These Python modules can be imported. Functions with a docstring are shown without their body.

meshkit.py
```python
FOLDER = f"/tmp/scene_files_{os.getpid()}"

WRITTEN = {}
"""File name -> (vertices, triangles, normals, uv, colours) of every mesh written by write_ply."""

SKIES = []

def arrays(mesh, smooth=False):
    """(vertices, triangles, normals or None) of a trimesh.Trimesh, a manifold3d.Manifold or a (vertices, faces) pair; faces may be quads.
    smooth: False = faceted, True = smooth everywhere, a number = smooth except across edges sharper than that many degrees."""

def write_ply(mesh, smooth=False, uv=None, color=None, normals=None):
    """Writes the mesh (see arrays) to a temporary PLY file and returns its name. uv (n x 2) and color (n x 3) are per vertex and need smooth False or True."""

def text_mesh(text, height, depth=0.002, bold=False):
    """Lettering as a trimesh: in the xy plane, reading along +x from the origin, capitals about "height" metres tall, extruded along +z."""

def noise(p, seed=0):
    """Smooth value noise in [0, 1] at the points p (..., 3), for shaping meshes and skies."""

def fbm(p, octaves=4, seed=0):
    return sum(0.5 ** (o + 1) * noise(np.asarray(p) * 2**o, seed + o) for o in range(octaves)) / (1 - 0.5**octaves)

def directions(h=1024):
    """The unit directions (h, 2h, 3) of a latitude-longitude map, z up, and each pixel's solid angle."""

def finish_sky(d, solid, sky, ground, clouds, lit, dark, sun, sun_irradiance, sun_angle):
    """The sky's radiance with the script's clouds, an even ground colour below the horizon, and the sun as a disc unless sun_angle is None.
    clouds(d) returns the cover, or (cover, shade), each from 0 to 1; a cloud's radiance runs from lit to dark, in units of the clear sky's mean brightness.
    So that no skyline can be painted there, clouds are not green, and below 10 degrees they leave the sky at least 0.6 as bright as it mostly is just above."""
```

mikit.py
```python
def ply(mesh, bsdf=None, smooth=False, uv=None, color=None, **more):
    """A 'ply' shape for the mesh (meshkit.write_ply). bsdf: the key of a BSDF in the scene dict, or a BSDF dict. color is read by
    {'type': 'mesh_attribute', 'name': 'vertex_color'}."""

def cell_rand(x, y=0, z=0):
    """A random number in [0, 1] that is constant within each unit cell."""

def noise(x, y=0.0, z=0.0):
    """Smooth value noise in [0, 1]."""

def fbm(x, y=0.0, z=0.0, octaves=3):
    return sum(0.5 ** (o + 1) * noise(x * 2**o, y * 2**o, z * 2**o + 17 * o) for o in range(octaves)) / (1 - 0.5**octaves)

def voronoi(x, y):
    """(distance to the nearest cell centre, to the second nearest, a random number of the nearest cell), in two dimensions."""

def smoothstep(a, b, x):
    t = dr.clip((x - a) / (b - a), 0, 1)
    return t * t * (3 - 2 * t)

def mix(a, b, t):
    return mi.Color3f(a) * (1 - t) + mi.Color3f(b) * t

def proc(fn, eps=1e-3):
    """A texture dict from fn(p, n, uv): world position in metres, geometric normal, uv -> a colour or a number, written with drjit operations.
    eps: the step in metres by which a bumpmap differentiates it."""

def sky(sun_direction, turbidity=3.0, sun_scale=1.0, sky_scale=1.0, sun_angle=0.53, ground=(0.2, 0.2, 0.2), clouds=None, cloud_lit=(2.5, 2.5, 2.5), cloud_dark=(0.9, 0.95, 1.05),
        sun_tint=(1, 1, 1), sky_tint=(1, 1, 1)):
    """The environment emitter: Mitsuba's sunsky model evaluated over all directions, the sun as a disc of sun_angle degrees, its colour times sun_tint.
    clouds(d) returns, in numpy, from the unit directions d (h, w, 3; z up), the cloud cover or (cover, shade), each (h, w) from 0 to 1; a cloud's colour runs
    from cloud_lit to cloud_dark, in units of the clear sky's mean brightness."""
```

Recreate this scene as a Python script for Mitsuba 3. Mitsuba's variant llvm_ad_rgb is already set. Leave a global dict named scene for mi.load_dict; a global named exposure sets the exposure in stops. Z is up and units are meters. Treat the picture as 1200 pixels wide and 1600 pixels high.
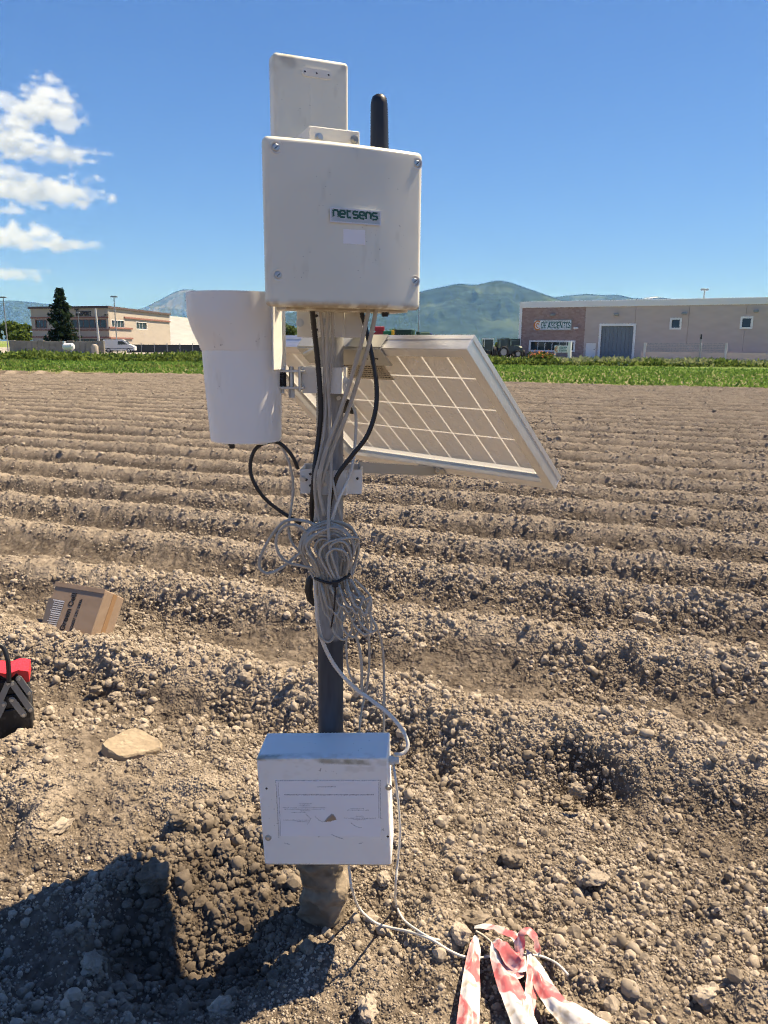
import math, random
import numpy as np
import trimesh
import drjit as dr
import mitsuba as mi
import mikit
import meshkit
from manifold3d import Manifold
from shapely import LineString, Polygon, union_all
from shapely import affinity

T = mi.ScalarTransform4f
scene, labels = {}, {}

# ------------------------------------------------------------------ camera, sky, exposure
F, EYE, PITCH, ROLL = 1202.0, 1.5, math.radians(12.3), math.radians(0.5)
_f = np.array([0, math.cos(PITCH), -math.sin(PITCH)])
_r0 = np.array([1.0, 0, 0])
_u0 = np.cross(_r0, _f)
_r = _r0 * math.cos(ROLL) + _u0 * math.sin(ROLL)
_u = -_r0 * math.sin(ROLL) + _u0 * math.cos(ROLL)
EYEP = np.array([0, 0, EYE])
scene['camera'] = {
    'type': 'perspective', 'fov': math.degrees(2 * math.atan(600 / F)), 'fov_axis': 'x',
    'near_clip': 0.05, 'far_clip': 200000.0,
    'to_world': T().look_at(origin=EYEP.tolist(), target=(EYEP + _f).tolist(), up=_u.tolist()),
    'medium': {'type': 'ref', 'id': 'air'},
}
exposure = 2.1
SUN_AZ, SUN_EL = math.radians(62.5), math.radians(58)
SUN = np.array([math.sin(SUN_AZ) * math.cos(SUN_EL), math.cos(SUN_AZ) * math.cos(SUN_EL), math.sin(SUN_EL)])


def ray(px, py):
    return _f + _r * (px - 600) / F - _u * (py - 800) / F


def at(px, py, Y):
    d = ray(px, py)
    return EYEP + d * Y / d[1]


def atz(px, py, z=0.0):
    d = ray(px, py)
    return EYEP + d * (z - EYE) / d[2]


def cloud_cover(d):
    # cumulus bank to the left of the view; azimuth from +y towards +x, elevation, in degrees
    az = np.degrees(np.arctan2(d[..., 0], d[..., 1]))
    el = np.degrees(np.arcsin(np.clip(d[..., 2], -1, 1)))
    q = np.stack([az * 0.60, el * 1.15, az * 0], -1)
    edge = meshkit.fbm(q, 5, 3) - 0.5
    fine = meshkit.fbm(q * 2.7, 4, 9) - 0.5
    cover = np.zeros_like(az)
    base = np.zeros_like(az)

    def blob(a, e, ra, re, k=1.0, slope=0.0):
        nonlocal cover, base
        dx, dy = (az - a) / ra, (el - e - slope * (az - a)) / re
        dy = np.where(dy < 0, dy * 1.7, dy)
        v = 1.0 - np.sqrt(dx * dx + dy * dy) + edge * 1.25 + fine * 1.3
        c = np.clip(v * 2.3, 0, 1) * k
        cover = np.maximum(cover, c)
        base = np.maximum(base, c * np.clip(0.45 - 0.55 * dy - fine * 1.6, 0, 1))

    for px, py, hw, hh, k in ((58, 170, 52, 40, 1.0), (88, 196, 26, 18, 0.8), (8, 165, 30, 22, 0.7), (8, 222, 60, 46, 1.0), (88, 240, 50, 24, 0.95), (20, 274, 60, 14, 0.75), (66, 302, 92, 32, 1.0),
                              (0, 330, 26, 9, 0.7), (30, 376, 82, 26, 0.95), (122, 384, 52, 11, 0.6), (12, 432, 52, 16, 0.75)):
        v = ray(px, py)
        v = v / np.linalg.norm(v)
        blob(math.degrees(math.atan2(v[0], v[1])) + 0.35, math.degrees(math.asin(v[2])), hw / 24.5, hh / 24.0, k)
    for a, e, ra, re in ((-34, 14, 5, 2.6), (-41, 9, 6, 2), (-47, 17, 6, 3), (-60, 12, 9, 3), (-80, 15, 10, 4), (-105, 10, 12, 3), (-140, 16, 12, 4), (160, 12, 14, 3)):
        blob(a, e, ra, re, 0.95)
    return cover, base


scene['sky'] = mikit.sky(SUN.tolist(), turbidity=2.2, sun_scale=1.7, sky_scale=0.60, sun_tint=(1.0, 0.99, 0.93), sky_tint=(0.62, 0.92, 1.49), clouds=cloud_cover,
                         cloud_lit=(3.9, 4.0, 4.1), cloud_dark=(1.75, 1.9, 2.15), ground=(0.22, 0.19, 0.14))

# ------------------------------------------------------------------ helpers
taken = set()


def numbered(name):
    k, i = name, 0
    while k in taken:
        i += 1
        k = f'{name}_{i:03d}'
    taken.add(k)
    return k


def tag(k, label=None, cat=None, group=None, kind=None):
    e = labels.setdefault(k, {})
    for n, v in (('label', label), ('category', cat), ('group', group), ('kind', kind)):
        if v is not None:
            e[n] = v
    return k


def thing(name, label, cat, group=None):
    return tag(numbered(name), label, cat, group)


def add(name, mesh, bsdf, parent=None, smooth=35, label=None, cat=None, group=None, kind=None, uv=None, color=None):
    k = numbered(f'{parent}__{name}' if parent else name)
    if isinstance(mesh, list):
        mesh = cat_meshes(mesh)
    scene[k] = mikit.ply(mesh, bsdf, smooth=smooth, uv=uv, color=color)
    if label or cat or group or kind:
        tag(k, label, cat, group, kind)
    return k


def tm(m):
    if hasattr(m, 'to_mesh'):
        q = m.to_mesh()
        return trimesh.Trimesh(q.vert_properties[:, :3], q.tri_verts, process=False)
    return m


def cat_meshes(ms):
    return trimesh.util.concatenate([tm(m) for m in ms])


def frame(o, x, y, z):
    M = np.eye(4)
    M[:3, 0], M[:3, 1], M[:3, 2], M[:3, 3] = x, y, z, o
    return M


def yawed(o, deg=0.0):
    a = math.radians(deg)
    return frame(o, [math.cos(a), math.sin(a), 0], [-math.sin(a), math.cos(a), 0], [0, 0, 1])


def mv(m, M):
    m = tm(m).copy()
    m.apply_transform(M)
    return m


def box(x0, x1, y0, y1, z0, z1, M=None):
    m = trimesh.creation.box([x1 - x0, y1 - y0, z1 - z0])
    m.apply_translation([(x0 + x1) / 2, (y0 + y1) / 2, (z0 + z1) / 2])
    return m if M is None else mv(m, M)


def cbox(x0, x1, y0, y1, z0, z1, c=0.003, M=None):
    """box with chamfered edges"""
    pts = []
    for x, sx in ((x0, 1), (x1, -1)):
        for y, sy in ((y0, 1), (y1, -1)):
            for z, sz in ((z0, 1), (z1, -1)):
                pts += [(x + sx * c, y + sy * c, z), (x + sx * c, y, z + sz * c), (x, y + sy * c, z + sz * c)]
    m = trimesh.convex.convex_hull(np.array(pts))
    return m if M is None else mv(m, M)


def rbox(x0, x1, y0, y1, z0, z1, r, seg=12, M=None, refine=None):
    s = Manifold.sphere(r, seg)
    m = Manifold.batch_hull([s.translate([x, y, z]) for x in (x0 + r, x1 - r) for y in (y0 + r, y1 - r) for z in (z0 + r, z1 - r)])
    if refine:
        m = m.refine_to_length(refine)
    m = tm(m)
    return m if M is None else mv(m, M)


def cyl(p0, p1, r, n=24, r1=None):
    p0, p1 = np.asarray(p0, float), np.asarray(p1, float)
    return tube([p0, p1], [r, r if r1 is None else r1], n)


def tube(pts, r, n=8, cap=True):
    p = np.asarray(pts, float)
    r = np.broadcast_to(r, len(p)).astype(float)
    t = np.gradient(p, axis=0)
    t /= np.linalg.norm(t, axis=1, keepdims=True) + 1e-12
    a = np.cross(t[0], [0, 0, 1.0] if abs(t[0][2]) < 0.9 else [1.0, 0, 0])
    A = []
    for i in range(len(p)):
        a = a - t[i] * (a @ t[i])
        a /= np.linalg.norm(a) + 1e-12
        A.append(a)
    A = np.array(A)
    B = np.cross(t, A)
    g = np.arange(n) * 2 * np.pi / n
    v = p[:, None] + r[:, None, None] * (np.cos(g)[None, :, None] * A[:, None] + np.sin(g)[None, :, None] * B[:, None])
    v = v.reshape(-1, 3)
    i, j = np.meshgrid(np.arange(len(p) - 1), np.arange(n), indexing='ij')
    q = np.stack([i * n + j, i * n + (j + 1) % n, (i + 1) * n + (j + 1) % n, (i + 1) * n + j], -1).reshape(-1, 4)
    f = [np.vstack([q[:, [0, 1, 2]], q[:, [0, 2, 3]]])]
    if cap:
        k = np.arange(1, n - 1)
        e = (len(p) - 1) * n
        f += [np.stack([k * 0, k + 1, k], 1), np.stack([k * 0 + e, e + k, e + k + 1], 1)]
    return trimesh.Trimesh(v, np.vstack(f), process=False)


def spline(pts, per=8):
    p = np.asarray(pts, float)
    p = np.vstack([2 * p[0] - p[1], p, 2 * p[-1] - p[-2]])
    out = []
    for i in range(1, len(p) - 2):
        t = np.linspace(0, 1, per, endpoint=False)[:, None]
        a, b, c, d = p[i - 1:i + 3]
        out.append(0.5 * (2 * b + (c - a) * t + (2 * a - 5 * b + 4 * c - d) * t ** 2 + (3 * b - a - 3 * c + d) * t ** 3))
    return np.vstack(out + [p[-2:-1]])


def lathe(profile, n=48, M=None):
    m = trimesh.creation.revolve(np.asarray(profile, float), sections=n)
    return m if M is None else mv(m, M)


def prism(poly, depth, M=None):
    gs = getattr(poly, 'geoms', [poly])
    m = trimesh.util.concatenate([trimesh.creation.extrude_polygon(g, depth, engine='earcut') for g in gs])
    return m if M is None else mv(m, M)


def on_plane(px, py, o, n):
    d = ray(px, py)
    return EYEP + d * (((np.asarray(o) - EYEP) @ n) / (d @ n))


def local(px, py, M):
    """where the sight line of a pixel meets the local plane y = 0 of the frame M: (x, z)"""
    p = on_plane(px, py, M[:3, 3], M[:3, 1]) - M[:3, 3]
    return p @ M[:3, 0], p @ M[:3, 2]


def facing(x, z, M, y=0.0):
    """frame whose local xy plane is the local xz plane of M, its +z towards the viewer: for lettering"""
    return M @ frame([x, y, z], [1, 0, 0], [0, 0, 1], [0, -1, 0])


def ico(sub, seed, amp=0.28, squash=0.8, freq=1.7):
    m = trimesh.creation.icosphere(subdivisions=sub)
    v = m.vertices
    rg = np.random.default_rng(seed)
    o = rg.uniform(0, 50, 3)
    k = 1 + amp * 2 * (meshkit.fbm(v * freq + o, 2, seed) - 0.5) + amp * 0.8 * (meshkit.noise(v * 3.7 + o, seed + 5) - 0.5)
    v = v * k[:, None] * np.array([1, rg.uniform(0.7, 0.95), squash * rg.uniform(0.8, 1.05)])
    return trimesh.Trimesh(v, m.faces, process=False)


# ------------------------------------------------------------------ materials
def rgb(*c):
    return {'type': 'rgb', 'value': list(map(float, c))}


def mat(name, color, rough=0.6, spec=0.5, metal=0.0, bump=None, bump_scale=1.0, two=True, **more):
    b = {'type': 'principled', 'base_color': color if isinstance(color, dict) else rgb(*color), 'roughness': rough, 'specular': spec, 'metallic': metal, **more}
    if bump is not None:
        b = {'type': 'bumpmap', 'bump_texture': bump, 'scale': bump_scale, 'bsdf': b}
    scene[name] = {'type': 'twosided', 'bsdf': b} if two else b
    return name


ROW = math.radians(-20.3)                     # direction of the furrows in the ground plane
RT = np.array([math.cos(ROW), math.sin(ROW)])
RN = np.array([-math.sin(ROW), math.cos(ROW)])
HOLE = (-0.50, 1.74)
smooth_, mix_ = mikit.smoothstep, mikit.mix
fb, ns = mikit.fbm, mikit.noise


def soil_tex(p, n, uv):
    s = p.x * float(RN[0]) + p.y * float(RN[1])
    a = fb(p.x * 1.3, p.y * 1.3, 0.0, 3)
    b = ns(p.x * 55, p.y * 55, p.z * 55)
    c = fb(p.x * 9, p.y * 9, p.z * 9, 2)
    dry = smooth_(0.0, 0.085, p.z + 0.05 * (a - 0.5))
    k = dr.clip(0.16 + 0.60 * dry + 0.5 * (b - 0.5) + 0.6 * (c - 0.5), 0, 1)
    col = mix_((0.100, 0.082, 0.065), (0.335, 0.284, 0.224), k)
    dh = dr.sqrt(dr.square(p.x - HOLE[0] - 0.03) + dr.square(p.y - HOLE[1] - 0.08)) + 0.20 * (c - 0.5)
    wet = 1 - smooth_(0.10, 0.44, dh)
    dh2 = dr.sqrt(dr.square(p.x - 0.72) + dr.square((p.y - 2.52) * 0.8)) + 0.15 * (c - 0.5)
    wet = dr.maximum(wet, 1 - smooth_(0.05, 0.16, dh2))
    return mix_(col, (0.048, 0.037, 0.028), 0.65 * wet)


def crumbs(p, n, uv):
    a = ns(p.x * 130, p.y * 130, p.z * 130)
    b = ns(p.x * 290, p.y * 290, p.z * 290)
    return dr.maximum(a - 0.35, 0.0) * 1.3 + 0.35 * b + 1.7 * dr.maximum(ns(p.x * 48, p.y * 48, p.z * 48) - 0.4, 0.0)


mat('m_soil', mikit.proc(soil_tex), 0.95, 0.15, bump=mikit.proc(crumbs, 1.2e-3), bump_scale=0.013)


def clod_tex(lo, hi):
    def fn(p, n, uv):
        b = ns(p.x * 90, p.y * 90, p.z * 90)
        c = ns(p.x * 21, p.y * 21, p.z * 21)
        d = dr.sqrt(dr.square(p.x - HOLE[0] - 0.03) + dr.square(p.y - HOLE[1] - 0.08)) + 0.20 * (c - 0.5)
        return mix_(mix_(lo, hi, dr.clip(0.5 * b + 0.75 * c - 0.12, 0, 1)), (0.055, 0.043, 0.033), 0.66 * (1 - smooth_(0.12, 0.42, d)))
    return mikit.proc(fn)


mat('m_clod_pale', clod_tex((0.22, 0.187, 0.148), (0.43, 0.375, 0.303)), 0.95, 0.15)
mat('m_clod_dark', clod_tex((0.125, 0.105, 0.081), (0.30, 0.255, 0.200)), 0.95, 0.15)


def far_ground_tex(p, n, uv):
    a = fb(p.x * 0.02, p.y * 0.05, 0.0, 3)
    b = fb(p.x * 0.9, p.y * 0.9, 0.0, 2)
    return mix_(mix_((0.07, 0.12, 0.025), (0.14, 0.19, 0.05), b), (0.16, 0.15, 0.08), smooth_(0.45, 0.7, a))


mat('m_far_ground', mikit.proc(far_ground_tex), 0.9, 0.1)
mat('m_yard', mikit.proc(lambda p, n, uv: mix_((0.20, 0.19, 0.17), (0.30, 0.28, 0.25), fb(p.x * 0.7, p.y * 0.7, 0.0, 3))), 0.95, 0.1)


def white_plastic(a, b, dirt, seed, grime=False):
    def fn(p, n, uv):
        k = fb(p.x * 7 + seed, p.y * 7, p.z * 7, 3)
        s = fb(p.x * 45, p.y * 45 + seed, p.z * 14, 3)
        t = ns(p.x * 230, p.y * 230, p.z * 230 + seed)
        c = mix_(a, b, smooth_(0.3, 0.7, k))
        c = mix_(c, dirt, 0.28 * smooth_(0.66, 0.82, s))
        if grime:                                # old rain grime along the lower lip and round the edges
            c = mix_(c, (0.30, 0.235, 0.155), 0.75 * smooth_(1.588, 1.574, p.z + 0.010 * (s - 0.5)) * smooth_(0.25, 0.55, s))
            c = mix_(c, (0.22, 0.19, 0.15), 0.45 * smooth_(2.085, 2.125, p.z) * smooth_(0.45, 0.65, fb(p.x * 22, p.y * 22, p.z * 22, 3)))
        return mix_(c, (0.12, 0.10, 0.08), 0.6 * smooth_(0.86, 0.93, t) * smooth_(0.60, 0.70, s))
    return mikit.proc(fn)


mat('m_enclosure', white_plastic((0.70, 0.68, 0.565), (0.74, 0.72, 0.605), (0.54, 0.51, 0.40), 3.0, True), 0.38, 0.45)
mat('m_gauge_body', white_plastic((0.765, 0.755, 0.715), (0.795, 0.785, 0.745), (0.50, 0.47, 0.41), 11.0), 0.42, 0.45)
mat('m_gauge_funnel', white_plastic((0.75, 0.725, 0.67), (0.78, 0.755, 0.70), (0.48, 0.43, 0.36), 17.0), 0.5, 0.4)
mat('m_clamp', white_plastic((0.66, 0.635, 0.565), (0.72, 0.70, 0.63), (0.46, 0.42, 0.34), 23.0), 0.5, 0.4)


def box_paint(p, n, uv):
    k = fb(p.x * 16, p.y * 16, p.z * 16, 4)
    t = ns(p.x * 160, p.y * 160, p.z * 160)
    c = mix_((0.76, 0.75, 0.71), (0.79, 0.78, 0.74), k)
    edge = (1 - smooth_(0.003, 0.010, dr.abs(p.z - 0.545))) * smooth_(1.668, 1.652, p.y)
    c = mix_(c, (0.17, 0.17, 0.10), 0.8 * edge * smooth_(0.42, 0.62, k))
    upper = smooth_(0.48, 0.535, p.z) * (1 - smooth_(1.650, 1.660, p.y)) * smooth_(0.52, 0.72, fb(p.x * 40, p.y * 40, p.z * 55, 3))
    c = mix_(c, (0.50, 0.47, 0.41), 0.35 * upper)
    return mix_(c, (0.20, 0.18, 0.15), 0.6 * smooth_(0.86, 0.94, t) * smooth_(0.5, 0.6, k))


mat('m_box', mikit.proc(box_paint), 0.42, 0.45)


def pole_tex(p, n, uv):
    sp = ns(p.x * 190, p.y * 190, p.z * 60)
    st = fb(p.x * 60, p.y * 60, p.z * 9, 3)
    c = mix_((0.17, 0.175, 0.18), (0.40, 0.40, 0.40), dr.clip(0.5 * sp + 0.7 * st - 0.1, 0, 1))
    low = smooth_(0.80, 0.785, p.z + 0.012 * (st - 0.5))
    return mix_(c, mix_((0.035, 0.037, 0.042), (0.10, 0.102, 0.11), st), low)


mat('m_pole', mikit.proc(pole_tex), 0.62, 0.4, 0.2)
mat('m_steel', (0.52, 0.52, 0.50), 0.38, 0.5, 0.85)
mat('m_bracket_grey', (0.42, 0.42, 0.39), 0.45, 0.5, 0.3)
mat('m_alu', mikit.proc(lambda p, n, uv: mix_((0.62, 0.625, 0.63), (0.72, 0.725, 0.73), fb(p.x * 30, p.y * 30, p.z * 30, 3))), 0.33, 0.5, 0.68)
mat('m_black', (0.014, 0.015, 0.018), 0.42, 0.5)
mat('m_black_rubber', (0.02, 0.02, 0.022), 0.6, 0.4)
mat('m_cable_grey', mikit.proc(lambda p, n, uv: mix_((0.33, 0.303, 0.25), (0.48, 0.448, 0.385), fb(p.x * 35, p.y * 35, p.z * 35, 3))), 0.5, 0.4)
mat('m_cable_white', (0.62, 0.60, 0.54), 0.45, 0.4)
mat('m_paper', (0.78, 0.775, 0.785), 0.7, 0.2)
mat('m_plate', (0.66, 0.67, 0.69), 0.3, 0.5)
mat('m_maker', (0.46, 0.49, 0.485), 0.3, 0.5)
mat('m_logo', (0.03, 0.10, 0.075), 0.5, 0.4)
mat('m_ink', (0.025, 0.023, 0.022), 0.7, 0.2)
mat('m_ink_grey', (0.30, 0.30, 0.31), 0.7, 0.2)


def concrete_tex(p, n, uv):
    k = fb(p.x * 25, p.y * 25, p.z * 25, 4)
    return mix_((0.13, 0.104, 0.075), (0.28, 0.235, 0.178), smooth_(0.25, 0.75, k))


mat('m_concrete', mikit.proc(concrete_tex), 0.95, 0.1, bump=mikit.proc(lambda p, n, uv: fb(p.x * 70, p.y * 70, p.z * 70, 3), 2e-3), bump_scale=0.006)
mat('m_stone', mikit.proc(lambda p, n, uv: mix_((0.25, 0.20, 0.14), (0.36, 0.30, 0.215), fb(p.x * 18, p.y * 18, p.z * 18, 4))), 0.9, 0.15,
    bump=mikit.proc(lambda p, n, uv: fb(p.x * 70, p.y * 70, p.z * 70, 4), 1.5e-3), bump_scale=0.009)
mat('m_tan_board', (0.36, 0.26, 0.17), 0.9, 0.1)
mat('m_backlabel', mikit.proc(lambda p, n, uv: mix_((0.34, 0.30, 0.24), (0.42, 0.38, 0.31), ns(p.x * 200, p.y * 200, p.z * 200))), 0.6, 0.3)
mat('m_cell', (0.012, 0.016, 0.04), 0.15, 0.5)
scene['m_backsheet'] = {'type': 'principledthin', 'base_color': rgb(0.95, 0.93, 0.87), 'roughness': 0.6, 'diff_trans': 0.35, 'eta': 1.3}

# ------------------------------------------------------------------ ground
CREST_S = np.array([-40.0, 1.05, 1.93, 2.79, 3.72, 4.63, 5.40, 6.22, 7.12] + [7.12 + 0.87 * k for k in range(1, 60)])
CREST_P = np.concatenate([[-49.0], np.arange(-1, len(CREST_S) - 2)])
FIELD_END = 31.2


def ground_z(x, y, fine=True):
    x, y = np.asarray(x, float), np.asarray(y, float)
    s, t = x * RN[0] + y * RN[1], x * RT[0] + y * RT[1]
    z0 = np.zeros_like(x)
    w = 0.10 * (meshkit.fbm(np.stack([t * 0.55, s * 0.9, z0], -1), 2, 4) - 0.5)
    ph = np.interp(s + w, CREST_S, CREST_P)
    fx = ph - np.floor(ph)
    yx = np.where(fx < 0.64, 0.5 * fx / 0.64, 0.5 + 0.5 * (fx - 0.64) / 0.36)      # steeper on our side of each ridge
    prof = (0.5 + 0.5 * np.cos(2 * np.pi * yx)) ** 1.2
    amp = np.interp(s, [1.2, 2.0, 2.5, 3.2, 4.2, 5.2, 30.6, 31.2], [0.0, 0.03, 0.135, 0.145, 0.155, 0.17, 0.165, 0.0])
    amp = amp * (0.8 + 0.4 * meshkit.noise(np.stack([t * 0.7, np.round(ph) * 3.1, z0], -1), 8))
    h = amp * (prof - 0.42)
    near = np.interp(s, [2.2, 4.5, 31, 32], [1.0, 0.45, 0.35, 0.0])
    P = np.stack([x, y, z0], -1)
    h = h + near * 0.075 * (meshkit.fbm(P * 1.9, 2, 21) - 0.5)
    # lumps: crumbled ground between the rows
    lump = meshkit.noise(P * 6.5, 31)
    h = h + near * 0.065 * np.maximum(lump - 0.5, 0) * 1.6
    h = h + np.interp(s, [2.2, 4.5, 31, 32], [1.0, 0.5, 0.4, 0.0]) * 0.038 * (meshkit.noise(P * 14.0, 41) - 0.5)
    if fine:
        h = h + np.interp(s, [0, 30.8, 31.2], [1, 1, 0]) * np.interp(s, [2, 4.5], [0.020, 0.034]) * (meshkit.noise(P * 30.0, 51) - 0.5)
        h = h + np.interp(np.hypot(x, y), [0, 6, 9], [1, 1, 0]) * 0.011 * (meshkit.noise(P * 80.0, 61) - 0.5)
    # dug hole beside the footing and its spoil
    d = np.hypot((x - HOLE[0]) / 0.30, (y - HOLE[1]) / 0.26)
    h = h - 0.13 * np.exp(-d ** 2 * 1.3)
    d2 = np.hypot((x + 1.10) / 0.30, (y - 1.70) / 0.34)
    h = h - 0.06 * np.exp(-d2 ** 2)
    d3 = np.hypot((x - 0.70) / 0.13, (y - 2.47) / 0.12)
    h = h - 0.09 * np.exp(-d3 ** 2 * 1.4)
    # flat round the footing and the objects set down
    df = np.hypot(x + 0.155, y - 1.80)
    k = np.exp(-(df / 0.16) ** 2)
    h = h * (1 - k) + k * -0.005
    k = np.exp(-(np.hypot(x + 0.94, y - 2.66) / 0.15) ** 4)
    return h * (1 - k) + k * 0.0


def build_ground():
    fine_a = np.linspace(math.radians(-43), math.radians(43), 720)
    side_a = np.linspace(math.radians(43), math.radians(105), 90)[1:]
    back_a = np.linspace(math.radians(105), math.radians(255), 60)[1:-1]
    ang = np.concatenate([fine_a, side_a, back_a, 2 * math.pi - side_a[::-1]])
    r = [0.35]
    while r[-1] < 38:
        r.append(r[-1] * (1.0040 if r[-1] > 1.0 else 1.02))
    while r[-1] < 60000:
        r.append(r[-1] * 1.09)
    r = np.array(r)
    R, A = np.meshgrid(r, ang, indexing='ij')
    X, Y = R * np.sin(A), R * np.cos(A)
    Z = np.where(R < 75, ground_z(X, Y), 0.0)
    s = X * RN[0] + Y * RN[1]
    v = np.stack([X, Y, Z], -1).reshape(-1, 3)
    n = len(ang)
    i, j = np.meshgrid(np.arange(len(r) - 1), np.arange(n), indexing='ij')
    q = np.stack([i * n + j, (i + 1) * n + j, (i + 1) * n + (j + 1) % n, i * n + (j + 1) % n], -1).reshape(-1, 4)
    inner = np.arange(n)
    v = np.vstack([v, [[0, 0, 0]]])
    f = np.vstack([q[:, [0, 2, 1]], q[:, [0, 3, 2]], np.stack([inner * 0 + len(v) - 1, (inner + 1) % n, inner], 1)])
    fs = s.reshape(-1)
    fs = np.append(fs, 0)
    rr = np.append(R.reshape(-1), 0)
    soil = ((fs[f].mean(1) < FIELD_END) & (rr[f].max(1) < 400))
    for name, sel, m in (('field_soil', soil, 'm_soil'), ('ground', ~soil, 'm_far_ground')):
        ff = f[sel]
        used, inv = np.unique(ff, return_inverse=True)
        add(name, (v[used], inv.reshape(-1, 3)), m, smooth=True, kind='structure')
    return


build_ground()
tag('field_soil', 'tilled brown soil of the furrowed field')
tag('ground', 'flat green farmland beyond the tilled field')


def scatter(rg, n, r0, r1, half):
    r = np.sqrt(rg.uniform(r0 ** 2, r1 ** 2, n))
    a = rg.uniform(-half, half, n)
    return r * np.sin(a), r * np.cos(a)


def keep_clod(rg, x, y, lo=0.12):
    """more clods on the crests and in drifts, few on the scraped faces"""
    P = np.stack([x, y, x * 0], -1)
    k = meshkit.fbm(P * 2.3, 3, 71)
    s = x * RN[0] + y * RN[1]
    ph = np.interp(s, CREST_S, CREST_P)
    crest = (0.5 + 0.5 * np.cos(2 * np.pi * (ph + 0.05))) ** 1.6 * np.interp(s, [2.0, 3.5], [0.1, 1.0])
    p = np.clip(lo + 3.6 * (k - 0.45) * np.interp(s, [3, 6], [1.0, 0.5]) + 0.75 * crest - np.interp(s, [3, 5], [0.0, 0.12]) * (1 - crest), 0.03, 1)
    d = np.hypot(x + 0.155, y - 1.80)
    return (rg.uniform(0, 1, len(x)) < p) & (d > 0.075)


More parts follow.
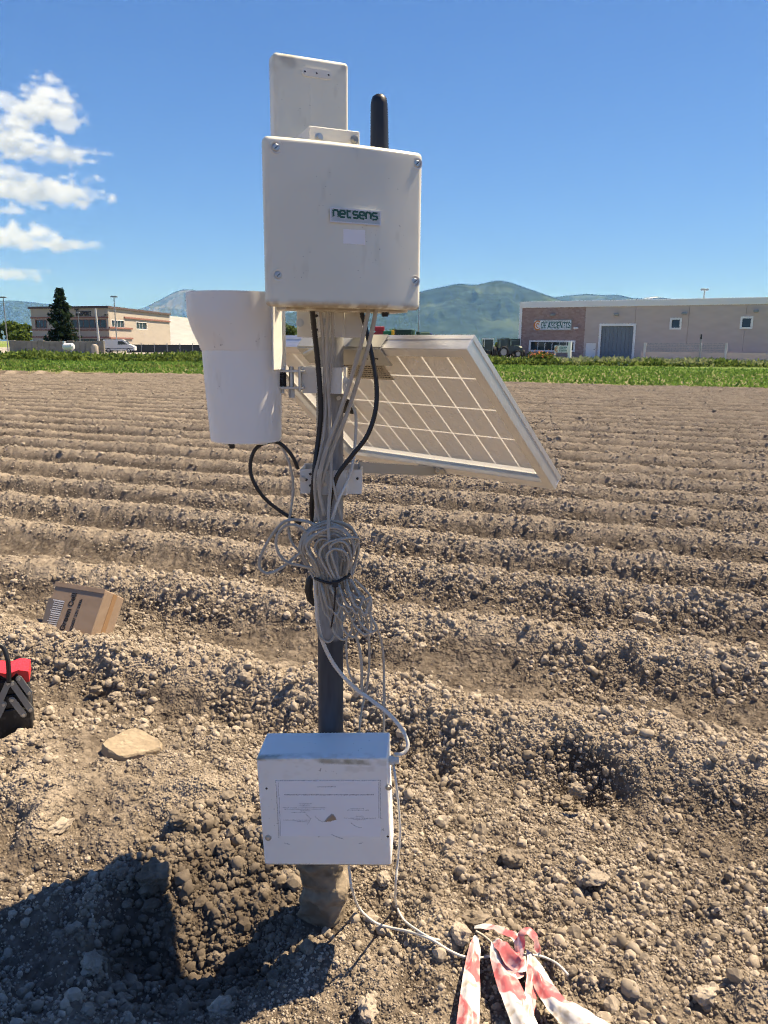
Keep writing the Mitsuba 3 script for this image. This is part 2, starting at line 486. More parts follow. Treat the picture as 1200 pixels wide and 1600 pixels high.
def hole_and_grit(rg):
    out = []
    x, y = scatter(rg, 46000, 1.05, 2.7, math.radians(31))
    P = np.stack([x, y, x * 0], -1)
    ok = rg.uniform(0, 1, len(x)) < np.clip(0.35 + 2.4 * (meshkit.fbm(P * 3.1, 2, 91) - 0.4), 0.1, 1)
    x, y = x[ok], y[ok]
    z = ground_z(x, y)
    for a, b, c in zip(x, y, z):
        out.append((a, b, 0.0030 * math.exp(0.35 * rg.standard_normal()), (10 + int(rg.integers(0, 3)), c)))
    a, r = rg.uniform(0, 6.283, 2600), 0.36 * np.sqrt(rg.uniform(0, 1, 2600))
    x, y = HOLE[0] + 0.04 + r * np.cos(a), HOLE[1] + 0.12 + r * np.sin(a)
    ok = np.hypot(x + 0.155, y - 1.80) > 0.085
    z = ground_z(x, y)
    for i in np.nonzero(ok)[0]:
        out.append((x[i], y[i], min(0.026, 0.0062 * math.exp(0.55 * rg.standard_normal())), (5 + int(rg.integers(0, 5)), z[i])))
    return out


def build_clods():
    rg = np.random.default_rng(5)
    shapes = [('m_clod_pale', ico(1, 100 + k, 0.42, 0.8, 1.9)) for k in range(5)] + [('m_clod_dark', ico(1, 200 + k, 0.46, 0.8, 2.1)) for k in range(5)]
    for g, (m, me) in enumerate(shapes):
        scene[f'clod_shape_{g}'] = {'type': 'shapegroup', 'clod': mikit.ply(me, m, smooth=(g % 5) not in (1, 3))}
    taken.add('soil_clods')
    count = 0
    for r0, r1, n, med, sig in ((1.05, 2.9, 86000, 0.0037, 0.62), (2.9, 5.2, 96000, 0.0050, 0.60)):
        x, y = scatter(rg, n, r0, r1, math.radians(44))
        ok = keep_clod(rg, x, y, 0.12 if r0 < 2 else 0.07)
        x, y = x[ok], y[ok]
        rad = np.clip(med * np.exp(sig * rg.standard_normal(len(x))), 0.0025, 0.024)
        z = ground_z(x, y) + rad * rg.uniform(-0.1, 0.35, len(x))
        for i in range(len(x)):
            g = int(rg.integers(0, 5)) + (5 if rg.uniform() < 0.42 - 2.2 * (z[i] - 0.02) else 0)
            q = trimesh.transformations.random_rotation_matrix(rg.uniform(0, 1, 3))[:3, :3]
            q = q * np.array([1, 1, 1.0]) * rad[i]
            M = np.eye(4)
            M[:3, :3] = q
            M[:3, 3] = x[i], y[i], z[i]
            count += 1
            scene[f'soil_clods__{count:05d}'] = {'type': 'instance', 'group': {'type': 'ref', 'id': f'clod_shape_{g}'}, 'to_world': T(M)}
    grit = [('m_clod_pale', ico(0, 400, 0.3)), ('m_clod_dark', ico(0, 401, 0.3)), ('m_clod_pale', ico(0, 402, 0.3))]
    for g, (m, me) in enumerate(grit):
        scene[f'clod_shape_{10 + g}'] = {'type': 'shapegroup', 'clod': mikit.ply(me, m, smooth=True)}
    for x, y, rad, pick in hole_and_grit(rg):
        M = np.eye(4)
        M[:3, :3] = trimesh.transformations.random_rotation_matrix(rg.uniform(0, 1, 3))[:3, :3] * rad
        M[:3, 3] = x, y, float(pick[1]) + rad * 0.2
        count += 1
        scene[f'soil_clods__{count:05d}'] = {'type': 'instance', 'group': {'type': 'ref', 'id': f'clod_shape_{pick[0]}'}, 'to_world': T(M)}
    tag('soil_clods', 'small crumbled clods of dry soil strewn over the near ground', 'soil clods', kind='stuff')
    # farther clods: one mesh
    base = [ico(0, 300 + k, 0.35) for k in range(8)]
    for mname, mb, share in (('pale', 'm_clod_pale', 0.72), ('dark', 'm_clod_dark', 0.28)):
        V, Fs, off = [], [], 0
        for r0, r1, n, med in ((5.2, 9, 60000, 0.0078), (9, 16, 42000, 0.0105), (16, 34, 16000, 0.014)):
            x, y = scatter(rg, int(n * share), r0, r1, math.radians(36))
            ok = keep_clod(rg, x, y, 0.05) & (x * RN[0] + y * RN[1] < FIELD_END - 0.3)
            x, y = x[ok], y[ok]
            rad = np.clip(med * np.exp(0.42 * rg.standard_normal(len(x))), 0.006, 0.06)
            z = ground_z(x, y) + rad * 0.15
            for b in range(8):
                sel = np.arange(b, len(x), 8)
                bv = base[b].vertices
                a = rg.uniform(0, 6.28, len(sel))
                c, s_ = np.cos(a), np.sin(a)
                vx = (bv[None, :, 0] * c[:, None] - bv[None, :, 1] * s_[:, None]) * rad[sel][:, None] + x[sel][:, None]
                vy = (bv[None, :, 0] * s_[:, None] + bv[None, :, 1] * c[:, None]) * rad[sel][:, None] + y[sel][:, None]
                vz = bv[None, :, 2] * rad[sel][:, None] + z[sel][:, None]
                V.append(np.stack([vx, vy, vz], -1).reshape(-1, 3))
                Fs.append((base[b].faces[None] + (np.arange(len(sel)) * len(bv))[:, None, None]).reshape(-1, 3) + off)
                off += len(sel) * len(bv)
        add(f'far_{mname}_clods', (np.vstack(V), np.vstack(Fs)), mb, smooth=True,
            label=f'{mname} soil clods along the ridges farther out in the field', cat='soil clods', kind='stuff')


build_clods()


def big_clod(px, py, size, seed, label, m='m_clod_pale', squash=0.75, stretch=1.0, cat='soil clod', group=None, name='soil_clod', rot=0.0):
    p = atz(px, py)
    for _ in range(4):
        p = atz(px, py, float(ground_z(p[0], p[1], False)) + size * 0.25)
    me = ico(3, seed, 0.42, squash, 1.8)
    v = me.vertices
    v = v + 0.34 * (meshkit.fbm(v * 5.0, 3, seed)[:, None] - 0.5) * v
    v = v * [stretch, 1, 1] * size / 2
    me = mv(trimesh.Trimesh(v, me.faces, process=False), yawed([p[0], p[1], p[2] - 0.0], rot))
    add(name, me, m, smooth=20, label=label, cat=cat, group=group)


BIG = [(1003, 965, .075, 'rounded soil clod on the far right ridge'), (1020, 970, .06, 'round clod touching a larger one on the right ridge'),
       (1176, 1008, .07, 'large pale clod lying flat near the right edge of the field'), (985, 1003, .06, 'angular slab of dry soil below the right ridge'),
       (985, 1138, .05, 'pale round clod on the near right ridge'), (243, 1368, .085, 'dark damp clod at the upper rim of the dug hole'),
       (352, 1330, .055, 'pale clod casting a dark shadow right of the dug hole'), (281, 1280, .05, 'dark brown clod above the dug hole'),
       (93, 1292, .055, 'elongated pale clod lying left of the dug hole'), (718, 1458, .05, 'upright clod left of the tape knot'),
       (745, 1437, .06, 'brown clod just above the tape knot'), (548, 1350, .035, 'pale clod right of the lower cabinet'),
       (600, 1373, .045, 'pale pointed clod under the right side of the cabinet'), (945, 1527, .045, 'brown clod at the right of the tape'),
       (1100, 1555, .05, 'large clod in the lower right corner'), (885, 1253, .05, 'dark clod in the small hollow on the right'),
       (902, 1235, .055, 'upper dark clod in the small hollow on the right'), (340, 1500, .05, 'shaded clod in the deepest shadow at the left'),
       (345, 1575, .055, 'rounded clod in the shadow near the bottom edge'), (144, 1505, .06, 'pale clod in the middle of the big shadow'),
       (655, 915, .05, 'dark clod right of the cable coil'), (430, 1245, .035, 'clod beside the left edge of the lower cabinet'),
       (575, 1575, .055, 'blocky clod at the bottom edge left of the tape'), (1050, 1201, .06, 'clod on the near ridge at the right'),
       (930, 1372, .06, 'flat pale clod sunk in the ground at lower right'), (455, 1060, .05, 'clod left of the pole on the near ridge'),
       (800, 1340, .06, 'brown clod in the middle of the lower right ground'), (150, 1078, .05, 'clod with a dark shadow right of the tool box'),
       (180, 1088, .055, 'larger clod right of the tool box'), (160, 1030, .06, 'clod below the cardboard carton')]
for i, (px, py, sz, lb) in enumerate(BIG):
    big_clod(px, py, sz, 500 + i, lb, 'm_clod_dark' if ('dark' in lb or 'brown' in lb) else 'm_clod_pale',
             0.55 if 'flat' in lb else 0.8, 1.6 if ('elongated' in lb or 'slab' in lb) else 1.15, rot=(i * 53) % 180, group='larger loose clods on the field')

# ------------------------------------------------------------------ mountains
def mountain_tex(lo, hi, bare, snow_z):
    def fn(p, n, uv):
        a = fb(p.x * 0.0022, p.y * 0.0022, p.z * 0.006, 4)
        b = fb(p.x * 0.012, p.y * 0.012, p.z * 0.03, 3)
        c = mix_(lo, hi, dr.clip(0.4 * a + 0.9 * b - 0.15, 0, 1))
        c = mix_(c, bare, 0.75 * smooth_(0.52, 0.68, a))
        if snow_z:
            c = mix_(c, (0.85, 0.86, 0.88), smooth_(snow_z - 40, snow_z + 60, p.z + 240 * (b - 0.5)))
        return c
    return mikit.proc(fn)


mat('m_mountain', mountain_tex((0.006, 0.014, 0.008), (0.030, 0.052, 0.024), (0.065, 0.09, 0.04), 0), 0.95, 0.05)
mat('m_mountain_high', mountain_tex((0.03, 0.04, 0.03), (0.07, 0.08, 0.05), (0.14, 0.135, 0.11), 1105), 0.95, 0.05)
mat('m_snow', mountain_tex((0.75, 0.77, 0.8), (0.85, 0.86, 0.88), (0.5, 0.5, 0.5), 0), 0.8, 0.1)


def mountain(prof, D, m, seed, label, slope=2.2, step=55.0, rough=0.10):
    pr = np.array(prof, float)
    px = np.arange(pr[0, 0], pr[-1, 0], 1.6)
    py = np.interp(px, pr[:, 0], pr[:, 1])
    py = np.convolve(np.pad(py, 4, mode='edge'), np.ones(9) / 9, 'valid')
    top = np.array([at(a, b, D) for a, b in zip(px, py)])
    h = np.maximum(top[:, 2], 1) + 0.012 * top[:, 2].max() * (meshkit.fbm(np.stack([top[:, 0] / 130, top[:, 0] * 0, top[:, 0] * 0], -1), 3, seed) - 0.5)
    k = np.concatenate([np.linspace(-1, -0.03, 56), np.linspace(0, 1, 8)])     # towards us, then behind the ridge
    X = np.repeat(top[:, 0][None], len(k), 0)
    run = slope * h.max()
    K = k[:, None] + 0 * X
    Yy = D + K * run
    X = X * (1 + K * run / D)
    q = np.stack([X / 300, Yy / 520, X * 0], -1)
    spur = np.abs(meshkit.fbm(q, 4, seed + 1) - 0.5) * 2
    fall = 1 - np.abs(K) ** 1.15
    Z = h[None] * fall * (1 - 1.25 * spur * (np.abs(K) ** 0.6) * np.clip(1.2 - np.abs(K), 0, 1)) - 6 * np.abs(K)
    Z[k == 0] = h
    v = np.stack([X, Yy, Z], -1).reshape(-1, 3)
    n = len(px)
    i, j = np.meshgrid(np.arange(len(k) - 1), np.arange(n - 1), indexing='ij')
    f = np.stack([i * n + j, i * n + j + 1, (i + 1) * n + j + 1, (i + 1) * n + j], -1).reshape(-1, 4)
    add('mountain', (v, f), m, smooth=True, label=label, kind='structure')


mountain([(300, 508), (380, 500), (440, 490), (480, 484), (560, 470), (620, 462), (655, 456), (690, 448), (718, 443.5), (745, 445), (775, 438.5), (795, 440), (820, 449),
          (845, 458), (870, 466), (900, 478), (960, 490), (1050, 500), (1150, 508), (1250, 518)], 7500, 'm_mountain', 1, 'wooded green mountain right of the pole, nearest of the range')
mountain([(150, 500), (180, 492), (225, 481), (250, 468), (270, 457), (285, 452), (303, 452.5), (320, 460), (360, 468), (420, 480), (470, 492), (520, 505)], 14000, 'm_mountain_high', 2,
         'bare pointed mountain with snow streaks behind the rain gauge')
mountain([(-320, 500), (-200, 485), (-60, 468), (0, 470), (20, 469.5), (40, 471), (75, 475), (130, 480), (200, 484), (260, 490), (330, 500)], 12000, 'm_mountain', 3, 'long low ridge at the left edge of the picture')
mountain([(760, 488), (820, 472), (850, 467), (885, 462), (920, 459), (942, 461.5), (965, 460.5), (990, 466), (1010, 467), (1030, 465), (1060, 468), (1100, 470), (1200, 474), (1380, 480), (1600, 500)],
         11000, 'm_mountain', 4, 'far ridge showing over the grey warehouse roof')
mountain([(970, 476), (990, 468), (1008, 465), (1022, 462), (1037, 465), (1055, 468.5), (1080, 478)], 20000, 'm_snow', 5, 'small snow covered summit peeping over the warehouse roof')

# ------------------------------------------------------------------ buildings
mat('m_wall_concrete', mikit.proc(lambda p, n, uv: mix_((0.477, 0.396, 0.352), (0.573, 0.482, 0.433), fb(p.x * 0.9, p.y * 0.9, p.z * 2.2, 4))), 0.9, 0.1)
mat('m_wall_pink', mikit.proc(lambda p, n, uv: mix_((0.304, 0.204, 0.18), (0.389, 0.275, 0.247), mikit.cell_rand((p.x - p.y) * 2.0 + 0.5 * dr.floor(p.z * 5), p.z * 5.0))), 0.9, 0.1)
mat('m_wall_cream', mikit.proc(lambda p, n, uv: mix_((0.355, 0.318, 0.275), (0.41, 0.372, 0.325), fb(p.x * 0.5, p.y * 0.5, p.z * 1.5, 3))), 0.9, 0.1)
mat('m_wall_white', mikit.proc(lambda p, n, uv: mix_((0.42, 0.43, 0.43), (0.55, 0.55, 0.55), fb(p.x * 0.3, p.y * 0.3, p.z * 2.5, 3))), 0.9, 0.1)
mat('m_trim_white', (0.78, 0.77, 0.76), 0.7, 0.2)
mat('m_trim_red', (0.24, 0.12, 0.10), 0.8, 0.2)
mat('m_roof_edge', (0.10, 0.075, 0.075), 0.7, 0.2)
mat('m_door_grey', (0.17, 0.20, 0.23), 0.6, 0.3)
mat('m_glass_dark', (0.03, 0.045, 0.05), 0.08, 0.6)
mat('m_fence_stone', mikit.proc(lambda p, n, uv: mix_((0.16, 0.15, 0.125), (0.30, 0.28, 0.24), fb(p.x * 0.6, p.y * 0.6, p.z * 2, 3))), 0.9, 0.1)
mat('m_fence_dark', (0.05, 0.055, 0.06), 0.8, 0.2)
mat('m_lamp_metal', (0.30, 0.31, 0.31), 0.5, 0.4, 0.3)
mat('m_orange', (0.62, 0.20, 0.03), 0.6, 0.3)
mat('m_sign_green', (0.02, 0.11, 0.10), 0.6, 0.3)


def facade_frame(p0, p1):
    """x along the wall, y into the building, z up; origin at the left foot of the wall"""
    x = np.array([p1[0] - p0[0], p1[1] - p0[1], 0.0])
    L = np.linalg.norm(x)
    x /= L
    return frame([p0[0], p0[1], 0.0], x, [-x[1], x[0], 0], [0, 0, 1]), L


def wall_with_holes(L, z0, z1, holes, M, th=0.25):
    """a wall panel with its openings cut out"""
    poly = Polygon([(0, z0), (L, z0), (L, z1), (0, z1)])
    for a, b, c, d in holes:
        poly = poly.difference(Polygon([(a, c), (b, c), (b, d), (a, d)]))
    m = prism(poly, th)                          # xy plane, extruded along z
    return mv(mv(m, frame([0, 0, 0], [1, 0, 0], [0, 0, 1], [0, -1, 0])), M @ frame([0, th, 0], [1, 0, 0], [0, 1, 0], [0, 0, 1]))


def window_in(parent, a, b, c, d, M, fw=0.18, panes=1, proud=0.05, name='window', lab=None, frame_mat='m_trim_white'):
    """frame ring proud of the wall, glass set back, mullions; a part with its sub-parts"""
    ring = Polygon([(a - fw, c - fw), (b + fw, c - fw), (b + fw, d + fw), (a - fw, d + fw)]).difference(Polygon([(a, c), (b, c), (b, d), (a, d)]))
    k = add(name, mv(mv(prism(ring, 0.16), frame([0, 0, 0], [1, 0, 0], [0, 0, 1], [0, -1, 0])), M @ frame([0, 0.16 - proud, 0], [1, 0, 0], [0, 1, 0], [0, 0, 1])), frame_mat, parent, smooth=False, label=lab)
    w = (b - a) / panes
    for q in range(panes):
        add('pane', box(a + q * w + 0.03, a + (q + 1) * w - 0.03, 0.14, 0.17, c, d, M), 'm_glass_dark', k, smooth=False)
    if panes > 1:
        add('mullion', [box(a + q * w - 0.03, a + q * w + 0.03, 0.10, 0.18, c, d, M) for q in range(1, panes)], frame_mat, k, smooth=False)
    return k


def lettering(parent, text, h, x, z, M, m, y=-0.02, depth=0.015, bold=True, stretch=1.0, name='lettering', shear=0.0):
    t = meshkit.text_mesh(text, h, depth, bold)
    t.apply_transform(np.array([[stretch, shear, 0, 0], [0, 1, 0, 0], [0, 0, 1, 0], [0, 0, 0, 1.0]]))
    return add(name, mv(t, facing(x, z, M, y)), m, parent, smooth=False)


# --- grey warehouse on the right
wa, wb = at(813, 500, 106.0), at(1200, 500, 91.0)
WM, WL = facade_frame(wa, wb)
WX = np.linalg.norm(wb[:2] - wa[:2])
uw = lambda px, py: local(px, py, WM)
LTOT = WL * 1.55
wh = thing('warehouse', 'long grey warehouse with white roof band, brick coloured end bay and sign', 'warehouse')
bay = uw(913, 520)[0]
ztop = uw(813, 472)[1]
zb = uw(830, 481)[1]
g0, g1, gz = uw(938, 540)[0], uw(988, 540)[0], uw(960, 509.5)[1]
d0, d1, dz = uw(915, 545)[0], uw(930.5, 545)[0], uw(922, 536)[1]
s0, s1 = uw(829, 540)[0], uw(896, 540)[0]
sz0, sz1 = uw(860, 547)[1], uw(860, 534.5)[1]
q0, q1, qz0, qz1 = uw(1049.5, 505)[0], uw(1062, 505)[0], uw(1055, 512)[1], uw(1055, 499.5)[1]
e0, e1, ez0, ez1 = uw(1159.5, 505)[0], uw(1173, 505)[0], uw(1166, 511)[1], uw(1166, 497.5)[1]
add('brick_wall', wall_with_holes(bay, 0.0, zb, [(s0, s1, sz0, sz1)], WM), 'm_wall_pink', wh, smooth=False, label='reddish brick coloured end bay of the warehouse')
nb = 6
pw = (LTOT - bay) / nb
holes = [(g0, g1, 0.0, gz), (d0, d1, 0.0, dz), (q0, q1, qz0, qz1), (e0, e1, ez0, ez1)]
for i in range(nb):                              # precast panels with open joints
    a, b = bay + i * pw + 0.015, bay + (i + 1) * pw - 0.015
    hs = [(max(h[0], a) - a, min(h[1], b) - a, h[2], h[3]) for h in holes if h[0] < b and h[1] > a]
    add('wall_panel', wall_with_holes(b - a, 0.0, zb, hs, WM @ frame([a, 0.02, 0], [1, 0, 0], [0, 1, 0], [0, 0, 1])), 'm_wall_concrete', wh, smooth=False)
add('end_wall', box(0.0, 0.25, 0.26, 22, 0, zb, WM), 'm_wall_concrete', wh, smooth=False)
add('inner_wall', box(0.3, LTOT, 0.6, 22, 0, zb - 0.3, WM), 'm_wall_concrete', wh, smooth=False)
add('roof_band', cbox(-0.12, LTOT, -0.12, 22.1, zb, ztop, 0.02, WM), 'm_trim_white', wh, smooth=False, label='white roof band of the warehouse')
add('corner_trim', box(-0.12, 0.22, -0.1, -0.003, 0, zb - 0.003, WM), 'm_trim_white', wh, smooth=False)
window_in(wh, s0, s1, sz0, sz1, WM, 0.22, 6, lab='long strip window under the sign')
window_in(wh, q0, q1, qz0, qz1, WM, 0.22, 1)
window_in(wh, e0, e1, ez0, ez1, WM, 0.22, 1)
gd = add('garage_door', [box(g0 + 0.03 + i * (g1 - g0) / 8, g0 + (i + 1) * (g1 - g0) / 8 - 0.0, 0.2, 0.26, 0.0, gz, WM) for i in range(8)], 'm_door_grey', wh, smooth=False, label='large grey folding door')
fr = Polygon([(g0 - 0.28, 0), (g1 + 0.28, 0), (g1 + 0.28, gz + 0.3), (g0 - 0.28, gz + 0.3)]).difference(Polygon([(g0, -1), (g1, -1), (g1, gz), (g0, gz)]))
add('frame', mv(prism(fr, 0.15), WM @ frame([0, 0.1, 0], [1, 0, 0], [0, 0, 1], [0, -1, 0])), 'm_trim_white', gd, smooth=False)
dd = add('door', box(d0, d1, 0.1, 0.16, 0, dz, WM), 'm_trim_white', wh, smooth=False, label='small white door')
add('handle', box(d1 - 0.25, d1 - 0.1, 0.02, 0.1, 1.0, 1.08, WM), 'm_lamp_metal', dd, smooth=False)
for px, py in ((865, 492), (964, 491.5), (1070, 489.5), (1182, 486)):
    x, z = uw(px, py)
    add('wall_lamp', [cbox(x - 0.28, x + 0.28, -0.55, -0.15, z - 0.15, z + 0.12, 0.05, WM), box(x - 0.06, x + 0.06, -0.2, 0.02, z - 0.05, z + 0.05, WM)], 'm_lamp_metal', wh, smooth=False)
x, z = uw(903, 513)
add('wall_lamp', [cbox(x - 0.35, x + 0.15, -0.8, -0.3, z - 0.12, z + 0.12, 0.05, WM), box(x - 0.1, x, -0.35, 0.02, z - 0.12, z - 0.04, WM)], 'm_trim_white', wh, smooth=False)
# the name sign on the facade
sx0, sz_0 = uw(835.5, 515)
sx1, sz_1 = uw(893, 500.5)
sg = add('sign', box(sx0, sx1, -0.14, -0.02, sz_0, sz_1, WM), 'm_plate', wh, smooth=False, label='white name sign with dark green lettering and an orange emblem')
add('frame', [box(sx0 - 0.1, sx1 + 0.1, -0.16, -0.02, sz_1 + 0.003, sz_1 + 0.1, WM), box(sx0 - 0.1, sx1 + 0.1, -0.16, -0.02, sz_0 - 0.1, sz_0 - 0.003, WM),
              box(sx0 - 0.1, sx0 - 0.003, -0.158, -0.02, sz_0, sz_1, WM), box(sx1 + 0.003, sx1 + 0.1, -0.158, -0.02, sz_0, sz_1, WM)], 'm_lamp_metal', sg, smooth=False)
x, z = uw(845, 513)
wtxt = uw(891, 513)[0] - x
t = meshkit.text_mesh('DE ASCENTIS', 0.74, 0.02, True)
k = wtxt / t.extents[0]
lettering(sg, 'DE ASCENTIS', 0.74, x, z, WM, 'm_sign_green', -0.142, 0.02, True, k)
x, z = uw(848, 505)
t = meshkit.text_mesh('AZIENDA AGRICOLA', 0.26, 0.02, False)
lettering(sg, 'AZIENDA AGRICOLA', 0.27, x, z, WM, 'm_sign_green', -0.142, 0.02, False, (uw(889, 513)[0] - x) / t.extents[0])


def emblem(cx, cz, r, M, y):
    """orange ring open to the right with a leaf bar across"""
    out = []
    for rr, a0, a1, w in ((r, 50, 320, 0.30), (r * 0.45, 20, 300, 0.22)):
        a = np.radians(np.linspace(a0, a1, 24))
        out.append(LineString(np.stack([np.cos(a) * rr * 0.8, np.sin(a) * rr], -1)).buffer(r * w / 2, cap_style=2))
    return mv(prism(union_all(out), 0.02), facing(cx, cz, M, y))


x, z = uw(840.5, 508.5)
add('emblem', emblem(x, z, 0.55, WM, -0.142), 'm_orange', sg, smooth=False)

# free standing board by the hedge
bp = at(891, 545, 88.0)
BM, _ = facade_frame(at(866, 545, 89.5), at(890, 545, 88.0))
ub = lambda px, py: local(px, py, BM)
fs = thing('ground_sign', 'small white company board on a tall white post before the warehouse', 'sign')
b0, b1 = ub(866.5, 545)[0], ub(887.5, 545)[0]
bz0, bz1 = ub(877, 551)[1], ub(877, 540)[1]
add('board', cbox(b0, b1, -0.05, 0.05, bz0, bz1, 0.01, BM), 'm_plate', fs, smooth=False)
p0_, p1_ = ub(888.5, 545)[0], ub(892.5, 545)[0]
add('post', cbox(p0_, p1_, -0.15, 0.15, -0.1, ub(890, 534)[1], 0.02, BM), 'm_trim_white', fs, smooth=False)
add('post', cbox(b0 + 0.02, b0 + 0.12, -0.04, 0.06, -0.1, bz0, 0.01, BM), 'm_trim_white', fs, smooth=False)
add('emblem', emblem(b0 + 0.32, (bz0 + bz1) / 2, 0.26, BM, -0.052), 'm_orange', fs, smooth=False)
for i in range(3):
    z = bz0 + 0.16 + 0.2 * i
    add('print_line', box(b0 + 0.66, b1 - 0.10 - 0.12 * (i % 2), -0.058, -0.052, z, z + 0.09, BM), 'm_sign_green', fs, smooth=False)

# gate and low wall before the warehouse
GM, _ = facade_frame(at(1007, 550, 92.0), at(1135, 550, 88.0))
ug = lambda px, py: local(px, py, GM)
gate = thing('boundary_fence', 'low concrete wall with mesh fence and white posts before the warehouse', 'fence')
xa, xb, xe = ug(1007, 550)[0], ug(1134.5, 550)[0], ug(1330, 550)[0]
zw, zm = ug(1070, 550.5)[1], ug(1070, 537)[1]
add('low_wall', box(xa - 0.4, xe, 0.0, 0.25, -0.1, zw, GM), 'm_wall_concrete', gate, smooth=False)
for px in (1007, 1094, 1134):
    xx = ug(px, 550)[0]
    add('post', cbox(xx - 0.12, xx + 0.12, -0.1, 0.15, -0.1, zm + 0.06, 0.03, GM), 'm_wall_white', gate, smooth=False)
bars = [box(xa, xb, 0.10, 0.14, z, z + 0.04, GM) for z in np.linspace(zw + 0.05, zm, 6)]
bars += [box(x_, x_ + 0.02, 0.10, 0.13, zw, zm, GM) for x_ in np.arange(xa + 0.3, xb, 0.3)]
add('mesh_panel', bars, 'm_lamp_metal', gate, smooth=False)
wl = thing('utility_marker', 'thin dark post standing at the gate of the warehouse', 'post')
xx, zz = ug(1095.5, 530)
add('shaft', cyl(mv_pt := (GM @ np.array([xx, -0.2, 0, 1]))[:3], mv_pt + [0, 0, zz], 0.06, 8), 'm_lamp_metal', wl)
add('head', cyl(mv_pt + [0, 0, zz], mv_pt + [0, 0, zz + 0.5], 0.11, 8), 'm_black', wl)


def lamp_post(px, ytop, Y, label, r=0.07, ybase_z=0.0, arm=0.0, m='m_lamp_metal', head=True):
    k = thing('lamp_post', label, 'lamp post', 'lamp posts along the road')
    top = at(px, ytop, Y)
    base = np.array([top[0], top[1], ybase_z])
    add('shaft', tube([base, (base + top) / 2, top], [r * 1.4, r * 1.1, r], 8), m, k)
    if head:
        w = 0.45 if head is True else head
        add('lamp_head', cbox(top[0] - w, top[0] + w + arm, Y - 0.2, Y + 0.2, top[2] - 0.05, top[2] + 0.14, 0.04), 'm_door_grey', k, smooth=False)


lamp_post(5, 465, 118, 'tall lamp post at the left edge of the picture')
lamp_post(178, 464, 112, 'tall lamp post before the cream building corner')
lamp_post(122, 489, 112, 'short lamp post between the conifer and the concrete pole', r=0.05, head=0.22)
lamp_post(655, 459, 150, 'thin lamp post before the green mountain right of the control box')
lamp_post(1101, 453, 99, 'lamp mast rising above the warehouse roof', ybase_z=ztop - 0.05)
pk = thing('utility_pole', 'thick concrete utility pole before the cream building', 'utility pole')
tp = at(149, 482, 110)
add('shaft', tube([[tp[0] + 0.22, tp[1], 0], tp], [0.17, 0.11], 10), 'm_wall_white', pk)

# --- cream building on the left
c0 = at(170, 515, 120.0)
cl = at(50, 515, 125.5)
cr = at(265.5, 515, 149.0)
cw = at(330, 515, 176.0)
FM, FL = facade_frame(cl, c0)
SM, SL = facade_frame(c0, cr)
uf = lambda px, py: local(px, py, FM)
us = lambda px, py: local(px, py, SM)
ob = thing('office_building', 'cream two storey building with dark window bands and lettering on its front', 'building')
zr = uf(110, 482)[1]
zb1, zb0 = uf(110, 500)[1], uf(110, 512)[1]
z_g = uf(110, 529.5)[1]
wins_f = [(uf(56, 510)[0], uf(73, 510)[0], zb0, zb1), (uf(112, 510)[0], uf(166, 510)[0], zb0, zb1), (uf(112, 540)[0], uf(167, 540)[0], 0.0, z_g)]
add('front_wall', wall_with_holes(FL, 0, zr, wins_f, FM, 0.3), 'm_wall_cream', ob, smooth=False, label='shaded front wall')
s_a = (us(175, 510)[0], us(194.5, 510)[0], us(185, 511)[1], us(185, 501)[1])
s_b = (us(213, 510)[0], us(229.5, 510)[0], us(221, 514)[1], us(221, 504)[1])
s_c = (us(176, 540)[0], us(196, 540)[0], 0.0, us(185, 531.5)[1])
add('side_wall', wall_with_holes(SL, 0, zr, [s_a, s_b, s_c], SM, 0.3), 'm_wall_cream', ob, smooth=False, label='sunlit side wall')
BMx, BL_ = facade_frame(cr, cw)
add('white_wall', box(0.02, BL_, 0.0, 0.3, 0, zr - 0.1, BMx), 'm_wall_white', ob, smooth=False, label='white painted rear hall')
hull = np.array([cl[:2], c0[:2], cr[:2], cr[:2] + (cl - c0)[:2]])
rp = Polygon(hull).buffer(0.3, join_style=2)
iw = prism(Polygon(hull).buffer(-0.8, join_style=2), zr - 0.3)
add('inner_wall', iw, 'm_fence_dark', ob, smooth=False)
roof = prism(rp, 0.32)
roof.apply_translation([0, 0, zr])
add('roof', roof, 'm_roof_edge', ob, smooth=False, label='flat roof with dark brown edge')
window_in(ob, *wins_f[0], FM, 0.1, 3, 0.03, frame_mat='m_trim_red')
window_in(ob, *wins_f[1], FM, 0.1, 6, 0.03, lab='long dark ribbon window', frame_mat='m_trim_red')
window_in(ob, *wins_f[2], FM, 0.05, 6, 0.0, lab='dark ground floor shop front', frame_mat='m_trim_red')
window_in(ob, *s_a, SM, 0.08, 4, 0.03)
window_in(ob, *s_b, SM, 0.08, 3, 0.03)
window_in(ob, *s_c, SM, 0.05, 3, 0.0)
for z in (zb1 + 0.25, zb0 - 0.45, z_g + 0.15):
    add('band', box(-0.08, FL + 0.08, -0.10, -0.002, z, z + 0.22, FM), 'm_trim_red', ob, smooth=False)
xs1 = us(206, 520)[0]
for z, x0_, x1_ in ((us(230, 500.5)[1], us(194, 510)[0], SL), (us(180, 513.5)[1], 0, xs1), (us(180, 529.5)[1], 0, xs1)):
    add('band', box(x0_, x1_, -0.22, -0.002, z, z + 0.24, SM), 'm_trim_red', ob, smooth=False)
x, z = uf(116, 493.5)
w_ = uf(142, 493)[0] - x
lettering(ob, 'T', 0.98, x, z, FM, 'm_fence_dark', -0.06, 0.06, True, 1.0, 'lettering', 0.15)
t = meshkit.text_mesh('RASPORTI', 0.66, 0.05, True)
lettering(ob, 'RASPORTI', 0.66, x + 0.62, z, FM, 'm_fence_dark', -0.06, 0.06, True, (w_ - 0.62) / t.extents[0], 'lettering', 0.15)
